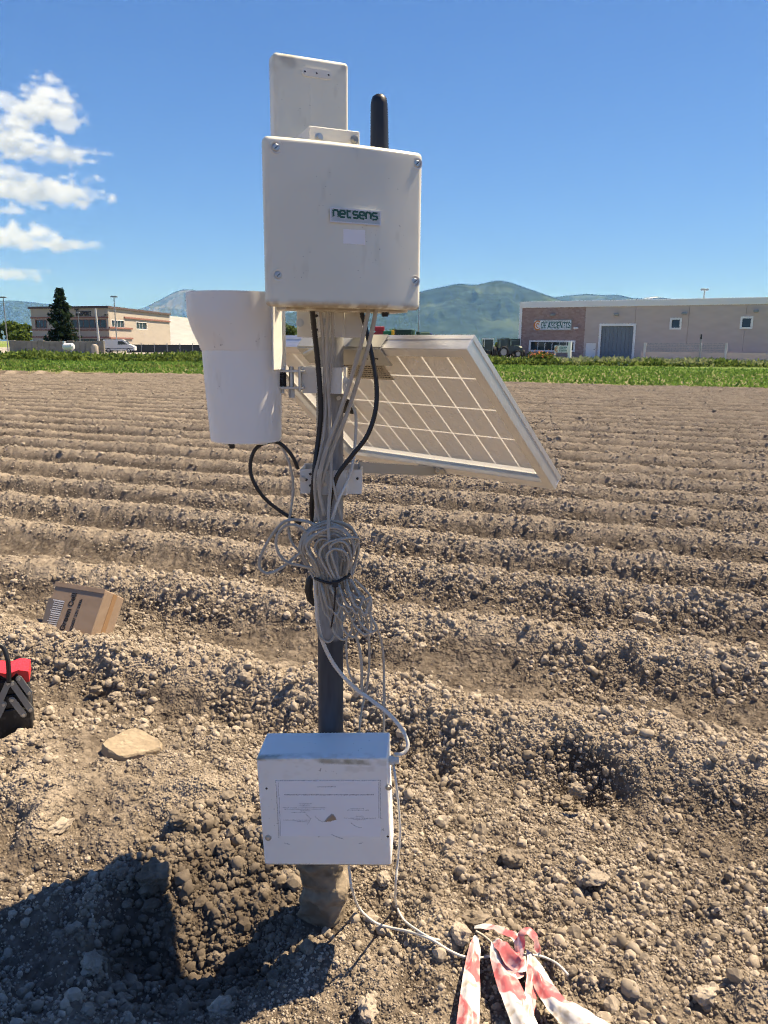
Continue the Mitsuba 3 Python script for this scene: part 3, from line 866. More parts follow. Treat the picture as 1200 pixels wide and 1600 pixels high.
add('wall_lamp', cbox(FL - 0.1, FL + 0.3, -0.7, -0.2, uf(168, 492)[1] - 0.1, uf(168, 492)[1] + 0.12, 0.04, FM), 'm_fence_dark', ob, smooth=False)

# fences before it
sf = thing('stone_wall', 'weathered grey stone boundary wall at the left behind the hedge', 'wall')
SWM, SWL = facade_frame(at(14, 540, 108), at(162, 540, 104))
zt = local(80, 533, SWM)[1]
nblk = 16
for i in range(nblk):
    a, b = i * SWL / nblk, (i + 1) * SWL / nblk
    add('wall_block', cbox(a + 0.012, b - 0.012, 0, 0.3, -0.1, zt + (0.10 if i % 5 == 0 else 0.0), 0.02, SWM), 'm_fence_stone', sf, smooth=False)
df = thing('dark_fence', 'dark mesh fence with thin pale posts beside the cream building', 'fence')
DFM, DFL = facade_frame(at(200, 540, 116), at(330, 540, 118))
zt = local(240, 538.5, DFM)[1]
add('mesh_panel', box(0, DFL, 0, 0.04, 0, zt, DFM), 'm_fence_dark', df, smooth=False)
for i in range(7):
    a = i * DFL / 6.5
    add('post', box(a, a + 0.1, -0.08, -0.003, 0, zt + 0.25, DFM), 'm_lamp_metal', df, smooth=False)

# yard slabs in front of both buildings
yard = thing('yard', None, None)
taken.discard('yard')
labels.pop('yard', None)
for pts in ([at(-60, 545, 100), at(330, 545, 98), at(340, 545, 185), at(-80, 545, 185)], [at(640, 545, 95), at(1350, 545, 82), at(1350, 545, 150), at(640, 545, 170)]):
    m = prism(Polygon([p[:2] for p in pts]), 0.012)
    m.apply_translation([0, 0, -0.008])
    add('yard', m, 'm_yard', smooth=False, kind='structure', label='pale gravel yard')

# ------------------------------------------------------------------ vehicles and machines far off
mat('m_van_white', (0.58, 0.59, 0.60), 0.25, 0.5, clearcoat=0.6)
mat('m_tyre', (0.02, 0.02, 0.02), 0.8, 0.3)
mat('m_red', (0.45, 0.02, 0.03), 0.35, 0.5)
mat('m_green_paint', (0.02, 0.17, 0.09), 0.4, 0.5)
mat('m_yellow_paint', (0.75, 0.42, 0.03), 0.4, 0.5)
mat('m_dark_green', (0.02, 0.05, 0.04), 0.5, 0.4)
mat('m_pale_green', (0.17, 0.24, 0.16), 0.6, 0.3)
mat('m_blue_paint', (0.05, 0.07, 0.30), 0.4, 0.5)
mat('m_tractor', (0.03, 0.05, 0.06), 0.4, 0.5)


def side_prism(pts, w, M):
    """profile in the local xz plane, extruded w wide along local y"""
    return mv(prism(Polygon(pts), w), M @ frame([0, w / 2, 0], [1, 0, 0], [0, 0, 1], [0, -1, 0]))


def wheel(parent, x, y, z, r, w, M, rim='m_lamp_metal'):
    k = add('wheel', mv(lathe([(r * 0.62, -w / 2), (r * 0.92, -w / 2), (r, -w * 0.3), (r, w * 0.3), (r * 0.92, w / 2), (r * 0.62, w / 2), (r * 0.62, -w / 2)], 24), M @ frame([x, y, z], [1, 0, 0], [0, 0, 1], [0, -1, 0])), 'm_tyre', parent)
    add('rim', mv(lathe([(0, -w * 0.3), (r * 0.6, -w * 0.3), (r * 0.6, w * 0.3), (0, w * 0.3)], 20), M @ frame([x, y, z], [1, 0, 0], [0, 0, 1], [0, -1, 0])), rim, k)


vp = at(163, 547, 112.0)
VM = yawed([vp[0], vp[1], 0], 8)
van = thing('parked_van', 'white delivery van parked before the cream building', 'van')
add('body', side_prism([(0, 0.35), (0, 1.55), (0.12, 1.82), (2.6, 1.84), (2.95, 1.75), (3.55, 1.18), (4.15, 0.98), (4.32, 0.75), (4.34, 0.35)], 1.75, VM), 'm_van_white', van, smooth=False)
for s in (-1, 1):
    yy = s * 0.885
    add('side_window', side_prism([(2.05, 1.12), (2.1, 1.6), (2.75, 1.6), (3.35, 1.15)], 0.02, VM @ frame([0, yy, 0], [1, 0, 0], [0, 1, 0], [0, 0, 1])), 'm_glass_dark', van, smooth=False)
    wheel(van, 0.75, s * 0.80, 0.32, 0.32, 0.2, VM)
    wheel(van, 3.5, s * 0.80, 0.32, 0.32, 0.2, VM)
    add('side_stripe', box(0.1, 4.1, yy - 0.012, yy + 0.012, 0.55, 0.66, VM), 'm_door_grey', van, smooth=False)
add('windscreen', mv(box(-0.02, 0.02, -0.75, 0.75, 0, 0.70), VM @ frame([3.50, 0, 1.23], [0.69, 0, 0.72], [0, 1, 0], [-0.72, 0, 0.69])), 'm_glass_dark', van, smooth=False)
for s in (-1, 1):
    add('headlight', cbox(4.18, 4.36, s * 0.62 - 0.15, s * 0.62 + 0.15, 0.72, 0.9, 0.03, VM), 'm_plate', van, smooth=False)

tk = thing('gas_tank', 'white cylindrical gas tank lying on its stand before the stone wall', 'tank')
tpv = at(97, 545, 100)
TM = yawed([tpv[0], tpv[1], 0.0], 0)
add('vessel', mv(lathe([(0, 0), (0.3, 0.05), (0.45, 0.25), (0.45, 1.25), (0.3, 1.45), (0, 1.5)], 24), TM @ frame([0.1, 0, 0.85], [0, 1, 0], [0, 0, 1], [1, 0, 0])), 'm_van_white', tk)
for xx in (0.4, 1.2):
    add('foot', cbox(xx - 0.08, xx + 0.08, -0.35, 0.35, 0, 0.45, 0.02, TM), 'm_lamp_metal', tk, smooth=False)
add('valve_dome', cyl((TM @ [0.3, 0, 1.25, 1])[:3], (TM @ [0.3, 0, 1.55, 1])[:3], 0.17, 12), 'm_van_white', tk)
bt = thing('pale_drum', 'pale yellow drum standing at the foot of the concrete pole', 'drum')
dp = at(148, 545, 103)
add('barrel', lathe([(0, 0), (0.42, 0), (0.45, 0.3), (0.45, 0.9), (0.3, 1.15), (0, 1.2)], 16, yawed([dp[0], dp[1], 0])), 'm_wall_cream', bt)


def tractor(px, Y, k_scale, label, m, yaw=0, cab='m_glass_dark'):
    p = at(px, 540, Y)
    M = yawed([p[0], p[1], 0], yaw) @ np.diag([k_scale, k_scale, k_scale, 1])
    k = thing('tractor', label, 'tractor', 'farm machines standing beyond the field')
    add('hood', side_prism([(1.4, 0.9), (1.4, 1.75), (3.0, 1.65), (3.3, 1.4), (3.3, 0.85)], 0.8, M), m, k, smooth=False)
    add('chassis', cbox(0.2, 3.1, -0.3, 0.3, 0.55, 0.95, 0.03, M), 'm_fence_dark', k, smooth=False)
    cb = add('cab', [box(0.1, 1.4, -0.7, 0.7, 2.55, 2.72, M)] + [box(x_, x_ + 0.08, y_, y_ + 0.08, 1.0, 2.56, M) for x_ in (0.15, 1.28) for y_ in (-0.68, 0.6)], m, k, smooth=False)
    add('pane', box(0.24, 1.27, -0.62, 0.62, 1.0, 2.5, M), cab, cb, smooth=False)
    add('exhaust', cyl((M @ [1.9, 0.3, 1.7, 1])[:3], (M @ [1.9, 0.3, 2.6, 1])[:3], 0.05 * k_scale, 8), 'm_fence_dark', k)
    for s in (-1, 1):
        wheel(k, 0.55, s * 0.85, 0.8, 0.8, 0.42, M)
        wheel(k, 2.8, s * 0.75, 0.55, 0.55, 0.32, M)


tractor(778, 97, 0.86, 'dark tractor standing left of the warehouse behind the panel corner', 'm_tractor', 12)
tractor(801, 104, 0.86, 'second dark tractor close to the warehouse corner', 'm_dark_green', -80)
tractor(764, 95, 0.86, 'pale cabbed tractor half hidden by the solar panel corner', 'm_van_white', 95)

# harvester and trailers whose tops show above the solar panel
hp = at(581, 540, 92)
HM = yawed([hp[0], hp[1], 0])
hv = thing('harvester', 'red harvester whose top shows above the solar panel', 'harvester', 'farm machines standing beyond the field')
add('body', side_prism([(0, 0.8), (0.1, 2.6), (0.5, 3.0), (1.7, 3.0), (1.75, 0.8)], 2.0, HM), 'm_red', hv, smooth=False)
add('hopper', cbox(0.25, 1.45, -0.8, 0.8, 3.0, 3.48, 0.05, HM), 'm_red', hv, smooth=False)
for s in (-1, 1):
    wheel(hv, 0.4, s * 1.0, 0.7, 0.7, 0.4, HM)
    wheel(hv, 1.45, s * 1.0, 0.5, 0.5, 0.3, HM)


def trailer(px0, px1, ytop, Y, label, m, depth=2.2, ribs=4, z0=0.9):
    a, b = at(px0, ytop, Y), at(px1, ytop, Y)
    L = b[0] - a[0]
    M = yawed([a[0], Y, 0])
    k = thing('farm_trailer', label, 'trailer', 'farm machines standing beyond the field')
    add('bin', cbox(0, L, -depth / 2, depth / 2, z0, a[2], 0.04, M), m, k, smooth=False)
    for i in range(ribs):
        x_ = (i + 0.5) * L / ribs
        add('rib', box(x_ - 0.06, x_ + 0.06, -depth / 2 - 0.08, -depth / 2 - 0.002, z0, a[2] - 0.05, M), m, k, smooth=False)
    add('chassis', box(0.1, L - 0.1, -depth / 2 + 0.2, depth / 2 - 0.2, z0 - 0.25, z0 - 0.003, M), 'm_fence_dark', k, smooth=False)
    for s in (-1, 1):
        wheel(k, L * 0.25, s * (depth / 2 - 0.1), 0.5, 0.5, 0.3, M)
        wheel(k, L * 0.75, s * (depth / 2 - 0.1), 0.5, 0.5, 0.3, M)


trailer(599, 611, 517, 90, 'green farm trailer right of the red harvester', 'm_green_paint')
trailer(611.3, 616, 516.5, 89, 'narrow yellow machine between the green trailers', 'm_yellow_paint', 1.2, 1)
trailer(617, 643, 515, 94, 'long dark green trailer above the solar panel', 'm_dark_green', 2.2, 6)
trailer(643.5, 648, 515.5, 96, 'pale green tank trailer beside the dark green trailer', 'm_pale_green', 2.0, 1)
trailer(650.5, 655.5, 518, 97, 'small dark box trailer standing alone', 'm_dark_green', 2.0, 1)
trailer(657, 671, 519, 98, 'slatted pale green trailer at the right of the row', 'm_pale_green', 2.0, 7)
trailer(672, 675, 520.5, 98, 'small blue machine at the right end of the row', 'm_blue_paint', 1.2, 1)

# ------------------------------------------------------------------ vegetation
scene['m_leaf'] = {'type': 'principledthin', 'base_color': {'type': 'mesh_attribute', 'name': 'vertex_color'}, 'roughness': 0.6, 'diff_trans': 0.8, 'eta': 1.3}
mat('m_bark', (0.10, 0.075, 0.055), 0.9, 0.1)


def leaves(pos, size, cols, rg, up=0.0, aspect=1.0, tip=None):
    """one small two-triangle leaf cluster per position"""
    n = len(pos)
    a = rg.standard_normal((n, 3))
    a[:, 2] *= 1 - 0.6 * up
    a /= np.linalg.norm(a, axis=1, keepdims=True)
    b = np.cross(a, rg.standard_normal((n, 3)))
    b = b * (1 - up) + up * (np.array([0, 0, 1.0]) + 0.35 * rg.standard_normal((n, 3)))
    b /= np.linalg.norm(b, axis=1, keepdims=True)
    s = np.broadcast_to(size, n)[:, None]
    w = s * 0.5 / aspect
    v = np.stack([pos - a * w, pos + a * w, pos + b * s + a * w * 0.25, pos + b * s - a * w * 0.35], 1).reshape(-1, 3)
    k = np.arange(n)[:, None] * 4
    f = np.vstack([k + [0, 1, 2], k + [0, 2, 3]])
    return (v, f), np.repeat(cols, 4, 0)


def tones(rg, n, lo, hi, spread=0.15):
    t = rg.uniform(0, 1, (n, 1))
    c = np.array(lo) * (1 - t) + np.array(hi) * t
    return np.clip(c * (1 + spread * rg.standard_normal((n, 1))), 0.004, 0.9)


def conifer(px, py_top, Y, width_px, label, seed=1):
    rg = np.random.default_rng(seed)
    top = at(px, py_top, Y)
    H, R = top[2], width_px / F * Y / 2
    k = thing('conifer', label, 'conifer')
    add('trunk', tube([[top[0], Y, 0], [top[0] + 0.1, Y, H * 0.5], [top[0], Y, H * 0.97]], [0.22, 0.15, 0.03], 8), 'm_bark', k)
    P, C = [], []
    br = []
    for lev in range(34):
        z = H * (0.06 + 0.92 * (lev / 33) ** 0.9)
        f = 1 - z / H
        rad = R * (0.12 + 1.0 * f ** 0.75) * (0.85 + 0.15 * math.sin(lev * 2.1))
        nb = 9 if f > 0.25 else 6
        for q in range(nb):
            a = rg.uniform(0, 6.28)
            L = rad * rg.uniform(0.5, 1.25)
            dirv = np.array([math.cos(a), math.sin(a), 0])
            z1 = z + rg.uniform(-0.2, 0.2)
            p0 = np.array([top[0], Y, z1])
            p1 = p0 + dirv * L + [0, 0, -L * rg.uniform(0.1, 0.35) + 0.12 * L]
            br.append(tube([p0, (p0 + p1) / 2 + [0, 0, 0.08 * L], p1], [0.05, 0.035, 0.012], 4))
            m = int(20 * L / R + 7)
            t = rg.uniform(0.12, 1.0, m)
            c = p0 + (p1 - p0) * t[:, None] + rg.standard_normal((m, 3)) * [0.16, 0.16, 0.10] - np.array([0, 0, 1]) * (0.18 * t * rg.uniform(0, 1, m))[:, None]
            P.append(c)
            C.append(tones(rg, m, (0.012, 0.024, 0.014), (0.035, 0.06, 0.03)))
    add('branch', br, 'm_bark', k, kind='stuff')
    P, C = np.vstack(P), np.vstack(C)
    (v, f), col = leaves(P, rg.uniform(0.22, 0.5, len(P)), C, rg)
    add('crown', (v, f), 'm_leaf', k, smooth=False, color=col, kind='stuff')


def broad_tree(px, py_top, Y, width_px, label, seed, lo=(0.05, 0.09, 0.02), hi=(0.13, 0.19, 0.05), n=2600, leaf=0.55, name='tree', group=None):
    rg = np.random.default_rng(seed)
    top = at(px, py_top, Y)
    H, R = top[2], width_px / F * Y / 2
    k = thing(name, label, 'tree', group)
    tr = [tube([[top[0], Y, 0], [top[0] + 0.1, Y, H * 0.3], [top[0], Y, H * 0.7]], [0.2, 0.14, 0.06], 7)]
    for q in range(6):
        a = q * 1.05 + rg.uniform(0, 0.5)
        e = np.array([top[0] + math.cos(a) * R * 0.6, Y + math.sin(a) * R * 0.6, H * rg.uniform(0.5, 0.85)])
        b0 = np.array([top[0], Y, H * rg.uniform(0.2, 0.4)])
        tr.append(tube([b0, (b0 + e) / 2 + [0, 0, 0.1], e], [0.08, 0.06, 0.02], 5))
    add('trunk', tr, 'm_bark', k)
    lob = [(np.array([math.cos(a) * rr * R, math.sin(a) * rr * R, H * zz]), R * s) for a, rr, zz, s in zip(rg.uniform(0, 6.28, 11), rg.uniform(0.1, 0.65, 11), rg.uniform(0.38, 0.86, 11), rg.uniform(0.28, 0.5, 11))]
    P = []
    for c, r_ in lob:
        d = rg.standard_normal((n // 11, 3))
        d /= np.linalg.norm(d, axis=1, keepdims=True)
        P.append(c + d * r_ * rg.uniform(0.55, 1.08, (n // 11, 1)) * [1, 1, 0.75])
    P = np.vstack(P) + [top[0], Y, 0]
    P[:, 2] = np.clip(P[:, 2], 0.2, H)
    C = tones(rg, len(P), lo, hi, 0.2)
    (v, f), col = leaves(P, rg.uniform(0.6, 1.2, len(P)) * leaf, C, rg)
    add('crown', (v, f), 'm_leaf', k, smooth=False, color=col, kind='stuff')


conifer(92, 451, 113, 52, 'dark tall conifer before the cream building', 3)
for i, (px, pt, Y, w, lb) in enumerate([(-16, 499, 150, 42, 'green tree cut by the left edge'), (16, 501, 152, 34, 'green tree second from the left edge'),
                                        (38, 503, 149, 26, 'green tree touching the left end of the cream building'), (30, 514, 140, 30, 'low bushy tree below the green trees at the left'),
                                        (450, 507, 190, 34, 'tree between the rain gauge and the pole'), (425, 510, 195, 30, 'tree hidden mostly behind the rain gauge'),
                                        (792, 529, 160, 20, 'pale tree right of the solar panel behind the tractors'), (783, 532, 165, 18, 'smaller pale tree behind the left tractor'),
                                        (566, 505, 150, 8, 'slim tree right of the upper clamp'), (617, 512, 170, 12, 'small tree behind the yellow machine')]):
    broad_tree(px, pt, Y, w, lb, 40 + i, (0.06, 0.10, 0.02) if i < 4 else (0.04, 0.07, 0.02), (0.16, 0.22, 0.05) if i < 4 else (0.12, 0.16, 0.05), 2200 if i < 4 else 900)


def strip(rg, n, x0, x1, s0, s1):
    """points of a band that runs along the far field edge"""
    t, s = rg.uniform(x0, x1, n), rg.uniform(s0, s1, n)
    return t[:, None] * RT + s[:, None] * RN


def weeds():
    rg = np.random.default_rng(77)
    n = 36000
    x = rg.uniform(-75, 75, n)
    yb = 63 - 0.02 * x
    hh = np.interp(x, [-5, 12], [1.0, 0.72]) * (0.26 + 0.52 * meshkit.fbm(np.stack([x * 0.35, x * 0, x * 0], -1), 3, 5))
    y = yb + rg.uniform(-2.6, 2.6, n)
    z = hh * rg.uniform(0, 1, n) ** 0.8
    P = np.stack([x, y, z], -1)
    C = tones(rg, n, (0.06, 0.10, 0.022), (0.19, 0.25, 0.065), 0.2)
    pale = (meshkit.fbm(np.stack([x * 0.5, x * 0, x * 0 + 7], -1), 2, 6) > 0.55) & (x > 12) & (z > 0.6 * hh)
    C[pale] = C[pale] * 0.4 + np.array([0.30, 0.32, 0.2]) * 0.6
    (v, f), col = leaves(P, rg.uniform(0.16, 0.36, n), C, rg, 0.4, 1.3)
    add('weeds', (v, f), 'm_leaf', smooth=False, color=col, kind='stuff', label='uneven band of tall green weeds and shrubs along the far edge of the crop', cat='weeds')
    # orange flowers
    c = at(845, 556, 62.0)
    P = c + rg.standard_normal((240, 3)) * [0.38, 0.3, 0.14] + [0, 0, 0.05]
    (v, f), col = leaves(P, 0.10, np.tile([[0.66, 0.27, 0.10]], (240, 1)) * rg.uniform(0.7, 1.2, (240, 1)), rg)
    fb_ = thing('flowering_bush', 'bush with orange flowers before the strip window of the warehouse', 'bush')
    add('flower', (v, f), 'm_leaf', fb_, smooth=False, color=col, kind='stuff')
    P = c + rg.standard_normal((700, 3)) * [0.5, 0.35, 0.2] - [0, 0, 0.3]
    P[:, 2] = np.maximum(P[:, 2], 0.05)
    (v, f), col = leaves(P, 0.22, tones(rg, 700, (0.04, 0.07, 0.015), (0.10, 0.15, 0.03)), rg)
    add('foliage', (v, f), 'm_leaf', fb_, smooth=False, color=col, kind='stuff')


weeds()


def crop():
    rg = np.random.default_rng(78)
    n = 70000
    s = FIELD_END + 0.1 + 28.5 * rg.uniform(0, 1, n) ** 1.25
    t = rg.uniform(-62, 52, n)
    xy = t[:, None] * RT + s[:, None] * RN
    keep = np.abs(xy[:, 0]) < 0.62 * xy[:, 1] + 2
    xy, s = xy[keep], s[keep]
    n = len(xy)
    k = meshkit.fbm(np.stack([xy[:, 0] * 0.25, xy[:, 1] * 0.25, xy[:, 0] * 0], -1), 3, 12)
    left = np.interp(xy[:, 0], [-9, 3], [1.0, 0.0])
    e = np.exp(-((s - FIELD_END) / 0.9))
    P = np.stack([xy[:, 0], xy[:, 1], np.zeros(n)], -1)
    C = tones(rg, n, (0.10, 0.185, 0.034), (0.16, 0.265, 0.06), 0.12)
    dry = np.clip((k - 0.5) * 3 * left + 0.7 * e, 0, 1)[:, None] * rg.uniform(0, 1, (n, 1))
    C = C * (1 - dry) + dry * np.array([0.24, 0.22, 0.09])
    size = rg.uniform(0.08, 0.16, n) * (1 + 0.5 * left * (k > 0.52)) * (0.6 + 0.4 * (1 - e))
    (v, f), col = leaves(P, size, C, rg, 0.45, 1.0)
    add('grass', (v, f), 'm_leaf', smooth=False, color=col, kind='stuff', label='fresh green young crop and grass beyond the tilled soil', cat='grass')


crop()

# ------------------------------------------------------------------ the weather station
POLE = np.array([-0.128, 1.80, 0.0])
PR = 0.0315
mast = thing('mast', 'galvanised steel pole on a concrete lump carrying the weather station', 'pole')
add('pole', cyl(POLE + [-0.006, 0, -0.25], POLE + [0.002, 0, 1.93], PR, 40), 'm_pole', mast)
fm = Manifold.batch_hull([Manifold.sphere(0.030, 16).translate([x, y, z]) for x, y, z in
                          ((-0.040, -0.02, 0.015), (0.022, -0.03, -0.005), (0.028, 0.03, 0.0), (-0.04, 0.03, 0.0), (-0.036, -0.018, 0.26), (0.026, -0.02, 0.25), (0.03, 0.03, 0.26), (-0.036, 0.03, 0.26))]).refine_to_length(0.007)
fm = tm(fm)
q = fm.vertices
q = q * [0.90, 0.9, 0.95]
q = q * (1 + np.array([1.0, 1.0, 0.4]) * (meshkit.fbm(q * 14 + 3, 4, 3)[:, None] - 0.45)) + 0.016 * (meshkit.noise(q * 48, 4)[:, None] - 0.5) * [1, 1, 0.3]
add('footing', trimesh.Trimesh(q + [-0.150, 1.80, 0.012], fm.faces, process=False), 'm_concrete', mast, smooth=True, label='rough concrete lump round the foot of the pole')


def bolt(parent, p, r, d=(0, -1, 0), name='bolt', m='m_steel', L=0.008):
    p, d = np.asarray(p, float), np.asarray(d, float)
    d = d / np.linalg.norm(d)
    return add(name, [cyl(p - d * 0.003, p + d * 0.0015, r * 1.5, 16), cyl(p, p + d * L, r, 6)], m, parent, smooth=False)


def clamp(pxl, pxc0, pxc1, pxr, y0, y1, Y, label, bolts=(), holes=()):
    M = frame([0, Y, 0], [1, 0, 0], [0, 1, 0], [0, 0, 1])
    g = lambda px, py: (at(px, py, Y)[0], at(px, py, Y)[2])
    ym = (y0 + y1) / 2
    xl, xc0, xc1, xr = (g(p, ym)[0] for p in (pxl, pxc0, pxc1, pxr))
    z0, z1 = g(515, y1)[1], g(515, y0)[1]
    # pressed steel half shell: wings and a raised channel round the pole
    prof = Polygon([(xl, 0.012), (xc0 - 0.004, 0.012), (xc0, -0.006), (xc1, -0.006), (xc1 + 0.004, 0.012), (xr, 0.012), (xr, 0.017), (xc1 + 0.001, 0.017), (xc1 - 0.003, -0.001), (xc0 + 0.003, -0.001), (xc0 - 0.001, 0.017), (xl, 0.017)])
    k = add('clamp', prism(prof, z1 - z0, M @ frame([0, 0, z0], [1, 0, 0], [0, 1, 0], [0, 0, 1])), 'm_clamp', mast, smooth=False, label=label)
    add('back_plate', [cbox(xl, xr, 0.100, 0.106, z0, z1, 0.001, M), cbox(xl, xl + 0.005, 0.0172, 0.0998, z0 + 0.002, z1 - 0.002, 0.001, M), cbox(xr - 0.005, xr, 0.0172, 0.0998, z0 + 0.002, z1 - 0.002, 0.001, M)], 'm_clamp', k, smooth=False)
    for px, py, s in bolts:
        x, z = g(px, py)
        yy = 0.012 if (x < xc0 or x > xc1) else -0.006
        bolt(k, [x, Y + yy, z], s)
    if holes:
        for a, b in holes:
            add('hole', cyl([g(a, b)[0], Y + 0.0105, g(a, b)[1]], [g(a, b)[0], Y + 0.0125, g(a, b)[1]], 0.0032, 12), 'm_black', k, smooth=False)
    return k


clamp(463, 500, 536, 566, 484, 527, 1.728, 'upper pole clamp under the control box', [(468, 504, 0.006), (506, 503, 0.005)], [(494, 493), (494, 515)])
clamp(468, 498, 541, 565, 735, 773, 1.728, 'lower pole clamp holding the panel arm', [(472, 749, 0.005), (506, 754, 0.005)], [(484, 742), (484, 760), (478, 751), (558, 749)])
mk = clamp(471, 505, 534, 541, 574, 615, 1.728, 'middle pole clamp holding the rain gauge', [(538, 595, 0.006)])
cz0, cz1 = at(460, 606, 1.735)[2], at(460, 580, 1.735)[2]
for z in (cz0, cz1):
    add('strut', cbox(at(432, 590, 1.735)[0], at(476, 590, 1.735)[0], 1.728, 1.752, z - 0.0025, z + 0.0025, 0.0006), 'm_steel', mk, smooth=False)
xs = at(441, 590, 1.735)[0]
a = np.linspace(0, 2 * np.pi * 9, 150)
add('spring', tube(np.stack([xs + 0.0075 * np.cos(a), 1.738 + 0.0075 * np.sin(a), np.linspace(cz0 + 0.003, cz1 - 0.003, 150)], -1), 0.0016, 6), 'm_black_rubber', mk)
add('spring_bolt', [cyl([xs, 1.738, cz0 - 0.012], [xs, 1.738, cz1 + 0.010], 0.004, 12), cyl([xs, 1.738, cz1 + 0.0026], [xs, 1.738, cz1 + 0.011], 0.0085, 6)], 'm_steel', mk, smooth=False)
xs = at(455, 590, 1.735)[0]
add('spring_bolt', [cyl([xs, 1.74, cz0 - 0.022], [xs, 1.74, cz1 + 0.010], 0.0055, 12), cyl([xs, 1.74, cz0 - 0.022], [xs, 1.74, cz0 - 0.0026], 0.0075, 6)], 'm_steel', mk, smooth=False)
add('end_plate', cbox(at(467, 590, 1.735)[0], at(471, 590, 1.735)[0], 1.72, 1.78, cz0 - 0.006, cz1 + 0.010, 0.0008), 'm_steel', mk, smooth=False)
add('plug', cyl(at(529, 622, 1.768) + [0, 0.01, 0], at(529, 622, 1.768) - [0, 0.004, 0], 0.0048, 16), 'm_cable_white', mast)

# --- control box
ex = np.array([0.9203, 0.3913, 0.0])
ey = np.array([-0.3913, 0.9203, 0.0])
EM = frame([-0.230, 1.548, 1.5705], ex, ey, [0, 0, 1])
EW, EH = 0.3300, 0.3095
ue = lambda px, py: local(px, py, EM)
cb = thing('control_box', 'large cream plastic control box with a small maker plate at the top of the pole', 'control box')
lid = rbox(0, EW, 0.0, 0.026, 0, EH, 0.0105, 20, None, 0.012)
v = lid.vertices
bul = np.clip(1 - (2 * v[:, 0] / EW - 1) ** 2, 0, 1) * np.clip((0.026 - v[:, 1]) / 0.026, 0, 1)
v[:, 1] -= 0.016 * bul
bulge = lambda x: 0.016 * (1 - (2 * x / EW - 1) ** 2)
add('lid', mv(trimesh.Trimesh(v, lid.faces, process=False), EM), 'm_enclosure', cb, smooth=True)
add('body', rbox(0.036, EW - 0.004, 0.0265, 0.118, 0.004, EH - 0.003, 0.008, 12, EM), 'm_enclosure', cb)
for px, py in ((430.5, 231), (650.5, 256), (434, 430), (647, 440)):
    x, z = ue(px, py)
    x = min(x, EW - 0.0125)
    y = -bulge(x)
    s = add('screw', mv(lathe([(0, 0.0012), (0.0055, 0.0012), (0.0072, 0.0), (0.008, -0.001), (0.008, -0.004), (0, -0.004)], 20), facing(x, z, EM, y - 0.0006)), 'm_steel', cb)
    add('slot', mv(box(-0.0042, 0.0042, -0.0007, 0.0007, 0, 0.0006), facing(x, z, EM, y - 0.0019) @ trimesh.transformations.rotation_matrix(0.7, [0, 0, 1])), 'm_black', s, smooth=False)
    add('socket', mv(lathe([(0.0086, 0.0), (0.0112, 0.0006), (0.0112, -0.003), (0.0086, -0.003), (0.0086, 0.0)], 24), facing(x, z, EM, y - 0.0008)), 'm_clamp', s)
nx0, nz1 = ue(511.5, 324.5)
nx1, nz0 = ue(588.5, 356)
yp = -0.0158
PMt = EM @ frame([0, 0, 0], [1, 0, 0], [0, 1, 0], [0, 0, 1])
npl = add('maker_plate', cbox(nx0, nx1, yp - 0.003, yp + 0.004, nz0 + 0.003, nz1 - 0.003, 0.0012, EM), 'm_maker', cb, smooth=False, label='white maker plate with dark green lettering')


def stroke_text(word, xh, w):
    G = {'n': [[(0, 0), (0, 1)], [(0, 1), (.6, 1), (.85, .8), (.85, 0)]],
         'e': [[(0, .5), (.85, .5), (.85, .8), (.68, 1), (.17, 1), (0, .8), (0, .2), (.17, 0), (.8, 0)]],
         't': [[(.12, 1.18), (.12, .2), (.3, 0), (.78, 0)], [(.12, .98), (.7, .98)]],
         's': [[(.85, 1), (.17, 1), (0, .86), (0, .66), (.17, .5), (.68, .5), (.85, .36), (.85, .16), (.68, 0), (0, 0)]]}
    out, x = [], 0.0
    for c in word:
        for l in G[c]:
            out.append(LineString([(a + x, b) for a, b in l]).buffer(w, cap_style=2, join_style=1))
        x += 1.13
    return affinity.scale(union_all(out), xh, xh, origin=(0, 0))


lx, lz = ue(516, 345)
lw = ue(585, 352)[0] - lx
tx = stroke_text('netsens', 1.0, 0.15)
k = lw / tx.bounds[2]
tx = affinity.scale(tx, k, k * 0.98, origin=(0, 0))
rim = Polygon([(nx0, nz0 + 0.003), (nx1, nz0 + 0.003), (nx1, nz1 - 0.003), (nx0, nz1 - 0.003)])
add('rim', mv(prism(rim.buffer(0.0012).difference(rim.buffer(-0.0012)), 0.0012), facing(0, 0, EM, yp - 0.0027)), 'm_plate', npl, smooth=False)
add('lettering', mv(prism(tx, 0.0008), facing(lx, nz0 + 0.0125, EM, yp - 0.0031)), 'm_logo', npl, smooth=False)
bx0, bz1 = ue(532, 359)
bx1, bz0 = ue(566, 384)
add('blank_label', cbox(bx0, bx1, -0.0162, -0.0120, bz0, bz1, 0.0004, EM), 'm_paper', cb, smooth=False, label='small blank white sticker')
xk, _ = ue(615, 487)
add('vent_plug', mv(lathe([(0, 0), (0.006, 0), (0.008, 0.004), (0.008, 0.010), (0.005, 0.014), (0, 0.014)], 16), EM @ frame([xk, 0.045, -0.013], [1, 0, 0], [0, 1, 0], [0, 0, 1])), 'm_black_rubber', cb)
add('bottom_lip', cbox(0.046, EW - 0.014, 0.032, 0.112, -0.004, 0.012, 0.002, EM), 'm_enclosure', cb, smooth=False)
ap = at(592, 234, 1.70)
at_top = at(590.5, 147, 1.70)
